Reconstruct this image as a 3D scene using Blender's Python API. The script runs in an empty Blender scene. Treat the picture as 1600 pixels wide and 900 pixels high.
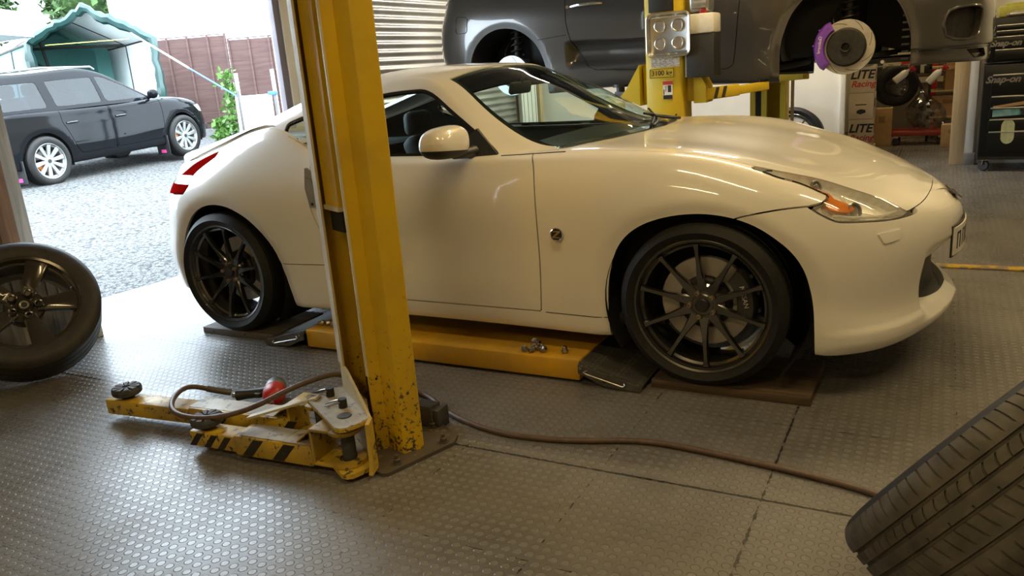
import bpy, bmesh, math, random
import numpy as np
from mathutils import Vector, Matrix, Euler
random.seed(7)
S = bpy.context.scene
COL = S.collection
PI = math.pi
# ---------------------------------------------------------------- camera
CAMP = Vector((2.044, -3.741, 1.283))
CR = Vector((0.8807, 0.4675, -0.0761)); CU = Vector((-0.0602, 0.2698, 0.9610)); CF = Vector((-0.4698, 0.8418, -0.2658))
cam = bpy.data.cameras.new('camera'); cam.sensor_width = 36.0; cam.lens = 36.0 * 1223 / 1600
cam.clip_start = 0.02; cam.clip_end = 300
camo = bpy.data.objects.new('camera', cam); COL.objects.link(camo)
R3 = Matrix((CR, CU, -CF)).transposed().normalized()
camo.matrix_world = Matrix.Translation(CAMP) @ R3.to_4x4()
S.camera = camo
# ---------------------------------------------------------------- sky, lamps, exposure
W = bpy.data.worlds.new('overcast_sky'); S.world = W; W.use_nodes = True
bg = W.node_tree.nodes['Background']
bg.inputs[0].default_value = (0.74, 0.88, 1.0, 1); bg.inputs[1].default_value = 9.6
vs = S.view_settings
vs.view_transform = 'Standard'; vs.look = 'None'; vs.gamma = 1.0; vs.use_curve_mapping = False
vs.exposure = 0.42
def area(name, loc, size, power, col, rot=(0, 0, 0), sy=None):
    l = bpy.data.lights.new(name, 'AREA'); l.shape = 'RECTANGLE'; l.size = size; l.size_y = sy or size
    l.energy = power; l.color = col
    o = bpy.data.objects.new(name, l); o.location = loc; o.rotation_euler = rot; COL.objects.link(o); return o
def sun(name, rot, strength, angle, col):
    l = bpy.data.lights.new(name, 'SUN'); l.energy = strength; l.angle = angle; l.color = col
    o = bpy.data.objects.new(name, l); o.rotation_euler = rot; COL.objects.link(o); return o
sun('hazy_sun', (math.radians(35), 0, math.radians(120)), 1.5, math.radians(25), (1, .97, .92))
WARM = (1.0, 0.74, 0.36); NEUTRAL = (1.0, .93, .80)
# fluorescent ceiling battens; the one behind the camera added to light the coupe's side
for k, (x, y, p) in enumerate(((1.6, -2.2, 18), (0.9, -4.9, 34), (3.4, -1.0, 19), (1.4, 0.9, 44), (4.0, 1.5, 18), (0.2, 4.9, 62), (4.2, 4.6, 20), (1.6, 7.6, 22), (-1.3, 5.0, 42))):
    area('ceiling_tube_and_fill_light', (x, y, 3.25), 1.5, p, NEUTRAL if (x < .5 and y > 3) else WARM, sy=0.09)
# ---------------------------------------------------------------- helpers: naming and tags
def tag(o, label, cat, group=None):
    o['label'] = label; o['category'] = cat
    if group: o['group'] = group
    return o
def thing(name, label, cat, loc=(0, 0, 0), rot=(0, 0, 0), group=None):
    o = bpy.data.objects.new(name, None); o.empty_display_size = 0.05
    o.location = loc; o.rotation_euler = rot; COL.objects.link(o)
    return tag(o, label, cat, group)
def kids(o): return list(o.children)
def dup(o, parent=None, label=None, group=None):
    c = o.copy(); COL.objects.link(c); c.parent = parent
    if label: c['label'] = label
    if group: c['group'] = group
    for k in kids(o): dup(k, c)
    return c
def link(name, me, mat, parent=None):
    o = bpy.data.objects.new(name, me); COL.objects.link(o)
    if mat is not None and not me.materials:
        for m in (mat if isinstance(mat, (list, tuple)) else [mat]): me.materials.append(m)
    if parent is not None: o.parent = parent
    return o
# ---------------------------------------------------------------- helpers: mesh collector
class MB:
    def __init__(s): s.v = []; s.f = []; s.m = []
    def add(s, V, F, mi=0):
        b = len(s.v); s.v += [tuple(map(float, p)) for p in V]
        for f in F: s.f.append(tuple(b + i for i in f)); s.m.append(mi)
        return s
    def box(s, c, d, mi=0, rot=None, bev=0.0):
        x, y, z = d[0] / 2, d[1] / 2, d[2] / 2
        if bev <= 0:
            V = [(-x,-y,-z),(x,-y,-z),(x,y,-z),(-x,y,-z),(-x,-y,z),(x,-y,z),(x,y,z),(-x,y,z)]
            F = [(0,3,2,1),(4,5,6,7),(0,1,5,4),(1,2,6,5),(2,3,7,6),(3,0,4,7)]
        else:
            bm = bmesh.new(); bmesh.ops.create_cube(bm, size=1.0)
            for q in bm.verts: q.co = Vector((q.co.x * d[0], q.co.y * d[1], q.co.z * d[2]))
            bmesh.ops.bevel(bm, geom=list(bm.edges), offset=min(bev, min(d) * .49), segments=2, profile=.5, affect='EDGES')
            bm.verts.index_update(); V = [q.co[:] for q in bm.verts]; F = [tuple(w.index for w in f.verts) for f in bm.faces]; bm.free()
        M = Euler(rot).to_matrix() if rot is not None and not isinstance(rot, Matrix) else (rot or Matrix.Identity(3))
        cc = Vector(c)
        return s.add([(M @ Vector(p)) + cc for p in V], F, mi)
    def bar(s, p0, p1, w, h, mi=0, up=(0, 0, 1), bev=0.0):
        p0, p1 = Vector(p0), Vector(p1); d = p1 - p0; L = d.length; d.normalize()
        upv = Vector(up)
        if abs(d.dot(upv)) > .99: upv = Vector((0, 1, 0))
        y = upv.cross(d).normalized(); z = d.cross(y)
        return s.box((p0 + p1) / 2, (L, w, h), mi, Matrix((d, y, z)).transposed(), bev)
    def prism(s, poly, a, b, org=(0,0,0), ex=(1,0,0), ey=(0,0,1), ez=(0,1,0), mi=0):
        # polygon in the plane (ex,ey), extruded along ez from a to b
        o, ex, ey, ez = Vector(org), Vector(ex), Vector(ey), Vector(ez); n = len(poly)
        V = [o + ex * p[0] + ey * p[1] + ez * a for p in poly] + [o + ex * p[0] + ey * p[1] + ez * b for p in poly]
        F = [tuple(range(n))[::-1], tuple(range(n, 2 * n))] + [(i, (i + 1) % n, n + (i + 1) % n, n + i) for i in range(n)]
        return s.add(V, F, mi)
    def lathe(s, prof, n=32, org=(0,0,0), ax=(0,0,1), mi=0, close=False, a0=0, a1=2*PI):
        # prof: (radius, height along axis)
        ax = Vector(ax).normalized(); o = Vector(org)
        t = Vector((1,0,0)) if abs(ax.x) < .9 else Vector((0,0,1))
        e1 = (t - ax * t.dot(ax)).normalized(); e2 = ax.cross(e1)
        full = abs(a1 - a0 - 2 * PI) < 1e-6; m = n if full else n + 1; P = len(prof); V = []
        for i in range(m):
            a = a0 + (a1 - a0) * i / n; d = e1 * math.cos(a) + e2 * math.sin(a)
            for r, h in prof: V.append(o + d * r + ax * h)
        F = []; pp = P if close else P - 1
        for i in range(n):
            j = (i + 1) % m
            for k in range(pp):
                q = (k + 1) % P
                F.append((i * P + k, j * P + k, j * P + q, i * P + q))
        return s.add(V, F, mi)
    def cyl(s, p0, p1, r, n=20, mi=0, r2=None):
        p0, p1 = Vector(p0), Vector(p1); L = (p1 - p0).length; r2 = r if r2 is None else r2
        return s.lathe([(0, 0), (r, 0), (r2, L), (0, L)], n, p0, p1 - p0, mi)
    def tube(s, path, r, n=8, mi=0, closed=False, cap=True):
        P = [Vector(p) for p in path]; m = len(P); V = []; F = []
        T = []
        for i in range(m):
            a = P[(i - 1) % m] if closed or i else P[0]; b = P[(i + 1) % m] if closed or i < m - 1 else P[-1]
            T.append((b - a).normalized())
        N = Vector((0, 0, 1)) if abs(T[0].z) < .9 else Vector((1, 0, 0))
        for i in range(m):
            N = (N - T[i] * N.dot(T[i])).normalized(); B = T[i].cross(N)
            rr = r[i] if isinstance(r, (list, tuple)) else r
            for k in range(n):
                a = 2 * PI * k / n; V.append(P[i] + (N * math.cos(a) + B * math.sin(a)) * rr)
        for i in range(m if closed else m - 1):
            j = (i + 1) % m
            for k in range(n):
                q = (k + 1) % n; F.append((i * n + k, i * n + q, j * n + q, j * n + k))
        if cap and not closed: F += [tuple(range(n))[::-1], tuple((m - 1) * n + k for k in range(n))]
        return s.add(V, F, mi)
    def ball(s, c, r, n=16, m=10, mi=0, sc=(1,1,1), M=None):
        V = []; F = []; c = Vector(c)
        for j in range(m + 1):
            t = PI * j / m
            for i in range(n):
                a = 2 * PI * i / n; q = Vector((math.sin(t)*math.cos(a)*r*sc[0], math.sin(t)*math.sin(a)*r*sc[1], math.cos(t)*r*sc[2]))
                V.append(c + (M @ q if M else q))
        for j in range(m):
            for i in range(n): F.append((j*n+i, (j+1)*n+i, (j+1)*n+(i+1)%n, j*n+(i+1)%n))
        return s.add(V, F, mi)
    def mesh(s, name, smooth=35):
        me = bpy.data.meshes.new(name); me.from_pydata(s.v, [], s.f)
        if any(s.m): me.polygons.foreach_set('material_index', s.m)
        bm = bmesh.new(); bm.from_mesh(me); bmesh.ops.remove_doubles(bm, verts=bm.verts, dist=1e-6)
        bmesh.ops.dissolve_degenerate(bm, dist=1e-7, edges=bm.edges)
        bmesh.ops.recalc_face_normals(bm, faces=bm.faces); bm.to_mesh(me); bm.free()
        if smooth:
            me.shade_smooth(); me.set_sharp_from_angle(angle=math.radians(smooth))
        me.update(); return me
    def build(s, name, mat, parent=None, smooth=35): return link(name, s.mesh(name, smooth), mat, parent)
def struct(name, mb, mat, smooth=35):
    o = mb.build(name, mat, None, smooth); o['kind'] = 'structure'; return o
def text_obj(name, txt, size, mat, M, parent=None, ext=0.0008, shear=0, align='CENTER', bold=0, sx=1):
    c = bpy.data.curves.new(name, 'FONT'); c.body = txt; c.size = size; c.extrude = ext; c.align_x = align; c.align_y = 'CENTER'
    c.shear = shear; c.offset = bold; c.resolution_u = 4
    t = bpy.data.objects.new(name, c); COL.objects.link(t)
    bpy.context.view_layer.update()
    me = bpy.data.meshes.new_from_object(t.evaluated_get(bpy.context.evaluated_depsgraph_get()))
    COL.objects.unlink(t); bpy.data.objects.remove(t); bpy.data.curves.remove(c)
    for v in me.vertices: v.co.x *= sx
    me.transform(M); me.materials.clear(); me.name = name
    return link(name, me, mat, parent)
def frame(org, ex, ey):
    ex = Vector(ex).normalized(); ey = Vector(ey); ez = ex.cross(ey).normalized(); ey = ez.cross(ex)
    M = Matrix((ex, ey, ez)).transposed().to_4x4(); M.translation = Vector(org); return M
# ---------------------------------------------------------------- helpers: smooth curves and lofted body panels
def cspline(t, P, tn):
    # natural cubic through P (n, ...) at t, sampled at tn
    t = np.asarray(t, float); P = np.asarray(P, float); n = len(t); sh = P.shape[1:]; P = P.reshape(n, -1)
    h = np.diff(t); A = np.eye(n); B = np.zeros_like(P)
    for i in range(1, n - 1):
        A[i, i-1], A[i, i], A[i, i+1] = h[i-1], 2 * (h[i-1] + h[i]), h[i]
        B[i] = 6 * ((P[i+1] - P[i]) / h[i] - (P[i] - P[i-1]) / h[i-1])
    m = np.linalg.solve(A, B); k = np.clip(np.searchsorted(t, tn, side='right') - 1, 0, n - 2)
    tn = np.asarray(tn, float); a = (t[k+1] - tn)[:, None]; b = (tn - t[k])[:, None]; hk = h[k][:, None]
    r = (m[k] * a**3 + m[k+1] * b**3) / (6 * hk) + (P[k] / hk - m[k] * hk / 6) * a + (P[k+1] / hk - m[k+1] * hk / 6) * b
    return r.reshape((len(tn),) + sh)
def crv(pts, n=40, pw=.5):
    # smooth open curve through points
    P = np.asarray(pts, float)
    t = np.concatenate([[0], np.cumsum(np.linalg.norm(np.diff(P, axis=0), axis=1) ** pw)])
    return cspline(t, P, np.linspace(0, t[-1], n))
def lin(x, tab):
    tab = np.asarray(tab, float); o = np.argsort(tab[:, 0]); return np.interp(x, tab[o, 0], tab[o, 1])
def curve1(x, tab):
    tab = np.asarray(tab, float); o = np.argsort(tab[:, 0]); return cspline(tab[o, 0], tab[o, 1:2], np.atleast_1d(x))[:, 0]
def params(keys, axis, pw=.6):
    d = np.linalg.norm(np.diff(keys, axis=axis), axis=2); d = np.maximum(d.mean(axis=1 - axis), 1e-3)
    return np.concatenate([[0], np.cumsum(d ** pw)])
class Surf:
    """V positions, N normals, F faces, P parameter pairs (station, level as key indices)"""
    def __init__(s, V, N, F, P): s.V, s.N, s.F, s.P = V, N, F, P
    def clip(s, d):
        d = np.asarray(d, float); V = list(s.V); N = list(s.N); P = list(s.P); F = []; cache = {}
        neg = d < 0
        for f in s.F:
            fn = [neg[i] for i in f]
            if not any(fn): F.append(f); continue
            if all(fn): continue
            out = []; n = len(f)
            for k in range(n):
                i, j = f[k], f[(k + 1) % n]
                if not neg[i]: out.append(i)
                if neg[i] != neg[j]:
                    key = (i, j) if i < j else (j, i)
                    if key not in cache:
                        a, b = key; t = d[a] / (d[a] - d[b]); t = min(max(t, 1e-4), 1 - 1e-4)
                        cache[key] = len(V); V.append(s.V[a] + (s.V[b] - s.V[a]) * t)
                        nn = s.N[a] + (s.N[b] - s.N[a]) * t; N.append(nn / max(np.linalg.norm(nn), 1e-9)); P.append(s.P[a] + (s.P[b] - s.P[a]) * t)
                    out.append(cache[key])
            if len(out) >= 3: F.append(tuple(out))
        return Surf(np.array(V), np.array(N), F, np.array(P)).compact()
    def compact(s):
        used = np.zeros(len(s.V), bool)
        for f in s.F: used[list(f)] = True
        idx = np.cumsum(used) - 1
        return Surf(s.V[used], s.N[used], [tuple(int(idx[i]) for i in f) for f in s.F], s.P[used])
    def mirror(s):
        m = np.array([1, -1, 1.0]); return Surf(s.V * m, s.N * m, [f[::-1] for f in s.F], s.P)
    def join(s, o):
        b = len(s.V); return Surf(np.vstack([s.V, o.V]), np.vstack([s.N, o.N]), s.F + [tuple(i + b for i in f) for f in o.F], np.vstack([s.P, o.P]))
    def offset(s, d): return Surf(s.V + s.N * d, s.N, s.F, s.P)
    def both(s): return s.join(s.mirror())
    def build(s, name, mat, parent, flange=.018, smooth_flange=False):
        if len(s.F) == 0: return None
        V = [tuple(p) for p in s.V]; F = list(s.F); nb = len(F)
        if flange:
            cnt = {}
            for f in F:
                for k in range(len(f)):
                    a, b = f[k], f[(k + 1) % len(f)]; key = (a, b) if a < b else (b, a)
                    cnt.setdefault(key, []).append((a, b))
            low = {}
            for key, e in cnt.items():
                if len(e) != 1: continue
                a, b = e[0]
                if abs(V[a][1]) < 1e-4 and abs(V[b][1]) < 1e-4: continue
                for i in (a, b):
                    if i not in low: low[i] = len(V); V.append(tuple(s.V[i] - s.N[i] * flange))
                F.append((b, a, low[a], low[b]))
        me = bpy.data.meshes.new(name); me.from_pydata(V, [], F); me.shade_smooth()
        me.update(); LN = np.zeros((len(me.loops), 3)); li = 0
        for fi, f in enumerate(F):
            if fi < nb:
                for i in f: LN[li] = s.N[i]; li += 1
            else:
                n = me.polygons[fi].normal
                for i in f: LN[li] = n; li += 1
        me.normals_split_custom_set([tuple(x) for x in LN])
        return link(name, me, mat, parent)
def grid_surf(keys, nu, nv, flip=False, sym=True, pw=.6):
    keys = np.asarray(keys, float); tu, tv = params(keys, 0, pw), params(keys, 1, pw)
    un = np.unique(np.concatenate([np.linspace(0, tu[-1], nu), tu])); vn = np.unique(np.concatenate([np.linspace(0, tv[-1], nv), tv]))
    A = cspline(tv, keys.transpose(1, 0, 2), vn)           # (nv, S, 3)
    G = cspline(tu, A.transpose(1, 0, 2), un)              # (nu, nv, 3)
    if sym: G[:, :, 1] = np.maximum(G[:, :, 1], 0)
    return grid_to_surf(G, np.interp(un, tu, np.arange(len(tu))), np.interp(vn, tv, np.arange(len(tv))), flip)
def grid_to_surf(G, pu, pv, flip=False):
    du = np.gradient(G, axis=0); dv = np.gradient(G, axis=1); N = np.cross(du, dv); L = np.linalg.norm(N, axis=2, keepdims=True)
    bad = L[..., 0] < 1e-9; N = N / np.maximum(L, 1e-12)
    if flip: N = -N
    nu, nv = G.shape[:2]
    for _ in range(3):                                      # borrow a neighbour's normal where the grid degenerates
        if not bad.any(): break
        for i, j in np.argwhere(bad):
            for a, b in ((i+1, j), (i-1, j), (i, j+1), (i, j-1)):
                if 0 <= a < nu and 0 <= b < nv and not bad[a, b]: N[i, j] = N[a, b]; break
        bad = np.linalg.norm(N, axis=2) < .5
    V = G.reshape(-1, 3); N = N.reshape(-1, 3); mid = np.abs(V[:, 1]) < 1e-5
    N[mid, 1] = 0; N /= np.maximum(np.linalg.norm(N, axis=1, keepdims=True), 1e-9)
    U, Q = np.meshgrid(pu, pv, indexing='ij'); P = np.stack([U.ravel(), Q.ravel()], 1); F = []
    for i in range(nu - 1):
        for j in range(nv - 1):
            f = (i*nv+j, (i+1)*nv+j, (i+1)*nv+j+1, i*nv+j+1); F.append(f[::-1] if flip else f)
    return Surf(V, N, F, P)
def sdf(Q, poly):
    Q = np.asarray(Q, float); A = np.asarray(poly, float); B = np.roll(A, -1, axis=0); D = B - A; L2 = np.maximum((D ** 2).sum(1), 1e-12)
    best = np.full(len(Q), 1e9); ins = np.zeros(len(Q), bool)
    for k in range(len(A)):
        w = Q - A[k]; t = np.clip((w @ D[k]) / L2[k], 0, 1); e = w - t[:, None] * D[k]
        best = np.minimum(best, (e ** 2).sum(1))
        c = (A[k, 1] > Q[:, 1]) != (B[k, 1] > Q[:, 1])
        if c.any():
            xi = A[k, 0] + (Q[:, 1] - A[k, 1]) * D[k, 0] / (D[k, 1] if abs(D[k, 1]) > 1e-12 else 1e-12); ins ^= c & (Q[:, 0] < xi)
    return np.where(ins, 1, -1) * np.sqrt(best)
# ---------------------------------------------------------------- materials
class NT:
    def __init__(s, name):
        s.m = bpy.data.materials.new(name); s.m.use_nodes = True; s.t = s.m.node_tree; s.n = s.t.nodes; s.l = s.t.links
        s.b = s.n['Principled BSDF']; s.out = s.n['Material Output']; s._c = None
    def node(s, ty, **kw):
        n = s.n.new(ty)
        for k, v in kw.items():
            if k.startswith('i_'):
                k = k[2:]; k = int(k) if k.isdigit() else k
                s.put(n.inputs[k], v)
            else: setattr(n, k, v)
        return n
    def put(s, sock, v):
        if isinstance(v, bpy.types.NodeSocket): s.l.new(v, sock)
        elif isinstance(v, (tuple, list)) and len(v) == 3 and sock.type == 'RGBA': sock.default_value = (*v, 1)
        else: sock.default_value = v
    def co(s):
        if not s._c: s._c = s.node('ShaderNodeTexCoord').outputs['Object']
        return s._c
    def math(s, op, a, b=None, c=None):
        n = s.node('ShaderNodeMath', operation=op); s.put(n.inputs[0], a)
        if b is not None: s.put(n.inputs[1], b)
        if c is not None: s.put(n.inputs[2], c)
        return n.outputs[0]
    def noise(s, scale, detail=3, rough=.5, co=None, dist=0):
        n = s.node('ShaderNodeTexNoise', i_Scale=scale, i_Detail=detail, i_Roughness=rough, i_Distortion=dist); s.l.new(co or s.co(), n.inputs['Vector']); return n.outputs['Fac']
    def vor(s, scale, feature='F1', co=None, rnd=1):
        n = s.node('ShaderNodeTexVoronoi', feature=feature, i_Scale=scale, i_Randomness=rnd); s.l.new(co or s.co(), n.inputs['Vector']); return n.outputs['Distance']
    def ramp(s, fac, *st):
        n = s.node('ShaderNodeValToRGB'); e = n.color_ramp.elements
        while len(e) < len(st): e.new(.5)
        for k, (p, c) in enumerate(st):
            e[k].position = p; e[k].color = (*c, 1) if isinstance(c, (tuple, list)) else (c, c, c, 1)
        s.l.new(fac, n.inputs[0]); return n.outputs[0]
    def mix(s, fac, a, b):
        n = s.node('ShaderNodeMix', data_type='RGBA'); s.put(n.inputs[0], fac); s.put(n.inputs[6], a); s.put(n.inputs[7], b); return n.outputs[2]
    def bump(s, h, strength=.3, dist=.002):
        n = s.node('ShaderNodeBump', i_Strength=strength, i_Distance=dist); s.l.new(h, n.inputs['Height']); s.l.new(n.outputs[0], s.b.inputs['Normal']); return n
    def set(s, **kw):
        for k, v in kw.items(): s.put(s.b.inputs[k.replace('_', ' ')], v)
        return s
    def xyz(s, co=None):
        n = s.node('ShaderNodeSeparateXYZ'); s.l.new(co or s.co(), n.inputs[0]); return n.outputs
def simple(name, col, rough=.5, metal=0, var=.12, scale=30, coat=0, bump=0, bscale=200, spec=.5, crough=.03):
    t = NT(name); n = t.noise(scale, 4)
    d = tuple(c * (1 - var) for c in col); h = tuple(min(1, c * (1 + var)) for c in col)
    t.set(Base_Color=t.ramp(n, (.3, d), (.7, h)), Roughness=rough, Metallic=metal, Coat_Weight=coat, Coat_Roughness=crough, Specular_IOR_Level=spec)
    if bump: t.bump(t.noise(bscale, 3), bump, .001)
    return t.m
def worn(name, col, chip=(.07, .055, .045), amount=.62, scale=28, rough=.42, dirt=.5, dcol=(.10, .075, .05), low=None):
    # painted steel with chips and grime; low = (z0, z1) makes the wear thicker near the foot
    t = NT(name); n1 = t.noise(scale, 6, .72); n2 = t.noise(3.5, 5, .6)
    base = t.mix(t.ramp(n2, (.42, 0.0), (.75, dirt)), col, dcol)
    thr = n1
    if low:
        z = t.xyz()[2]; k = t.node('ShaderNodeMapRange', i_1=low[0], i_2=low[1], i_3=.17, i_4=0.0); t.put(k.inputs[0], z)
        thr = t.math('ADD', n1, k.outputs[0])
    ch = t.ramp(thr, (amount, 0.0), (amount + .03, 1.0))
    t.set(Base_Color=t.mix(ch, base, chip), Roughness=t.ramp(n2, (.3, rough - .08), (.8, rough + .25)))
    t.bump(t.math('SUBTRACT', 1.0, ch), .4, .0008); return t.m
def glass(name, tint, ior=1.45, rough=0.0, refl=1.0):
    m = bpy.data.materials.new(name); m.use_nodes = True; t = m.node_tree; t.nodes.clear()
    o = t.nodes.new('ShaderNodeOutputMaterial'); a = t.nodes.new('ShaderNodeBsdfTransparent'); g = t.nodes.new('ShaderNodeBsdfGlossy')
    f = t.nodes.new('ShaderNodeLayerWeight'); f.inputs[0].default_value = .5; f0 = ((ior - 1) / (ior + 1)) ** 2 * 1.6; x = t.nodes.new('ShaderNodeMixShader'); nz = t.nodes.new('ShaderNodeTexNoise'); r = t.nodes.new('ShaderNodeMapRange')
    nz.inputs['Scale'].default_value = 6; r.inputs[3].default_value = rough; r.inputs[4].default_value = rough + .015
    t.links.new(nz.outputs['Fac'], r.inputs[0]); t.links.new(r.outputs[0], g.inputs['Roughness'])
    a.inputs[0].default_value = (*tint, 1); g.inputs[0].default_value = (refl, refl, refl, 1); pw = t.nodes.new('ShaderNodeMath'); pw.operation = 'POWER'; pw.inputs[1].default_value = 5; sc = t.nodes.new('ShaderNodeMath'); sc.operation = 'MULTIPLY_ADD'; sc.inputs[1].default_value = 1 - f0; sc.inputs[2].default_value = f0
    t.links.new(f.outputs['Facing'], pw.inputs[0]); t.links.new(pw.outputs[0], sc.inputs[0]); t.links.new(sc.outputs[0], x.inputs[0]); t.links.new(a.outputs[0], x.inputs[1]); t.links.new(g.outputs[0], x.inputs[2]); t.links.new(x.outputs[0], o.inputs[0]); return m
MT = {}
MT['white'] = simple('pearl_white_paint', (.86, .83, .76), .32, 0, .015, 4, coat=.9, crough=.04); MT['white'].node_tree.nodes['Principled BSDF'].inputs['Coat IOR'].default_value = 1.75
MT['inner'] = simple('dark_inner_metal', (.008, .008, .008), .8)
MT['black'] = simple('satin_black_plastic', (.018, .018, .018), .45, bump=.1)
MT['trim'] = simple('gloss_black_trim', (.01, .01, .01), .18, coat=.5)
MT['gmetal'] = NT('grey_metallic_paint').set(Base_Color=(.078, .073, .068), Metallic=.6, Roughness=.30, Coat_Weight=1.0, Coat_Roughness=.03).m
MT['fblack'] = simple('black_car_paint', (.006, .0065, .008), .07, 0, .05, 3, coat=0, spec=.14)
MT['tyre'] = simple('tyre_rubber', (.013, .0125, .012), .6, 0, .25, 60, bump=.25, bscale=400, spec=.3)
MT['tyre_dusty'] = simple('dusty_tyre_rubber', (.088, .079, .066), .72, 0, .35, 24, bump=.35, bscale=300)
MT['rim'] = NT('dark_gunmetal_rim').set(Base_Color=(.12, .117, .113), Metallic=.9, Roughness=.24, Coat_Weight=.8).m
MT['rimgloss'] = NT('gloss_black_rim').set(Base_Color=(.055, .047, .038), Metallic=.4, Roughness=.16, Coat_Weight=1.0).m
MT['silver'] = simple('silver_alloy', (.38, .39, .40), .3, .7, .05)
MT['steel'] = simple('bare_steel', (.42, .40, .37), .35, 1, .25, 40)
MT['disc'] = simple('brake_disc_steel', (.46, .43, .39), .45, .45, .12, 20)
MT['iron'] = simple('dark_cast_iron', (.035, .033, .03), .6, .5, .3, 30)
MT['chrome'] = NT('chrome').set(Base_Color=(.8, .8, .8), Metallic=1, Roughness=.08).m
MT['satin'] = simple('satin_aluminium', (.62, .61, .58), .3, 1, .05)
MT['yellow'] = worn('worn_yellow_paint', (.64, .41, .008), amount=.70, scale=55, low=(.05, .75), dirt=.35, dcol=(.20, .13, .03))
MT['yellow_arm'] = worn('chipped_yellow_paint', (.60, .40, .03), amount=.575, scale=34, dirt=.85, dcol=(.16, .125, .08))
MT['worn_top'] = worn('rubbed_pale_steel', (.42, .38, .29), chip=(.12, .10, .08), amount=.58, scale=22, dirt=.9, dcol=(.10, .085, .07))
MT['tyre_brown'] = simple('brown_black_tyre', (.026, .022, .018), .6, 0, .3, 24, bump=.25, bscale=300)
MT['yellow_clean'] = worn('dusty_yellow_paint', (.66, .36, .006), amount=.74, dirt=.55, dcol=(.22, .16, .07))
MT['yellow_far'] = worn('bright_yellow_paint', (.66, .47, .015), amount=.75, dirt=.2, dcol=(.3, .2, .03))
MT['cream'] = worn('worn_pale_paint_and_daylit_lips', (.62, .55, .33), amount=.66, dirt=.6, dcol=(.25, .2, .12))
MT['stripe'] = worn('black_hazard_paint', (.012, .011, .01), chip=(.3, .2, .03), amount=.68)
MT['rust'] = worn('grimy_steel', (.085, .07, .055), chip=(.2, .13, .06), amount=.62, dirt=.8, dcol=(.03, .025, .02))
MT['rubber_pad'] = simple('grey_rubber', (.05, .05, .052), .7, 0, .3, 40, bump=.3)
MT['hose'] = simple('brown_rubber_hose', (.10, .062, .042), .5, 0, .25, 50)
MT['red'] = simple('red_plastic', (.45, .02, .015), .4)
MT['cal_purple'] = simple('purple_caliper_paint', (.17, .05, .42), .35, 0, .1, coat=.4)
MT['cal_grey'] = simple('dark_grey_caliper', (.04, .04, .04), .45)
MT['amber'] = simple('amber_plastic', (.75, .22, .02), .25, coat=.6)
MT['redlens'] = simple('red_lamp_lens', (.26, .004, .003), .45, coat=0, spec=0.0)
MT['whitelens'] = simple('clear_lamp_lens', (.8, .78, .75), .12, coat=1)
MT['decal_white'] = simple('white_lettering', (.75, .74, .70), .5)
MT['decal_black'] = simple('black_lettering', (.015, .015, .015), .5)
MT['decal_gold'] = simple('gold_lettering', (.75, .55, .22), .5)
MT['white_sheet'] = simple('white_painted_board', (.84, .83, .79), .6, 0, .05, 3)
MT['card'] = simple('brown_cardboard', (.46, .29, .14), .8, 0, .12, 12)
MT['card_white'] = simple('pale_cardboard', (.66, .55, .42), .8, 0, .06, 10)
MT['redink'] = simple('red_print', (.55, .04, .02), .6)
MT['blue'] = simple('blue_strap', (.05, .16, .55), .6)
MT['white_plastic'] = simple('white_plastic', (.75, .73, .66), .4, 0, .05)
MT['seat'] = simple('dark_seat_fabric', (.03, .03, .03), .8)
MT['ws'] = glass('tinted_windscreen_glass', (.84, 1.0, .94))
MT['sg'] = glass('dark_side_glass', (.90, .98, .95))
MT['lens'] = glass('headlamp_clear_lens', (.95, .95, .93))
MT['film'] = glass('clear_polythene', (.72, .70, .66), 1.8, .15)
MT['fglass'] = glass('pale_car_glass', (.34, .38, .41), 1.9, 0, .26)
MT['purple_jamb'] = worn('mauve_painted_timber', (.17, .145, .17), chip=(.55, .5, .42), amount=.70, dirt=.3)
MT['chest'] = simple('chest_black_enamel', (.006, .006, .006), .35, spec=.3); MT['bronze'] = simple('bronze_lug_nut', (.42, .33, .24), .35, .8); MT['dimsilver'] = simple('dull_silver_lettering', (.30, .29, .27), .45, .5)
def wood(name, c1, c2, sc=(3, 40, 40), rough=.75):
    t = NT(name); mp = t.node('ShaderNodeMapping'); t.l.new(t.co(), mp.inputs[0]); mp.inputs['Scale'].default_value = sc
    n = t.noise(1.0, 5, .6, mp.outputs[0], 1.2); t.set(Base_Color=t.ramp(n, (.3, c1), (.7, c2)), Roughness=rough); t.bump(n, .3, .001); return t.m
MT['plank'] = wood('oily_timber', (.045, .03, .018), (.13, .085, .045), (2, 40, 40))
MT['plank_grey'] = wood('grey_timber', (.06, .052, .045), (.16, .135, .11), (2, 40, 40))
MT['pine'] = wood('pale_pine', (.50, .36, .19), (.64, .49, .29), (30, 30, 2))
MT['fence'] = wood('brown_fence_boards', (.066, .031, .027), (.115, .06, .051), (1, 1.5, 14))
MT['oldwood'] = wood('weathered_timber', (.20, .19, .17), (.38, .36, .33), (25, 25, 2))
MT['brownwood'] = wood('brown_door_timber', (.07, .035, .015), (.2, .105, .05), (25, 25, 2))
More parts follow.
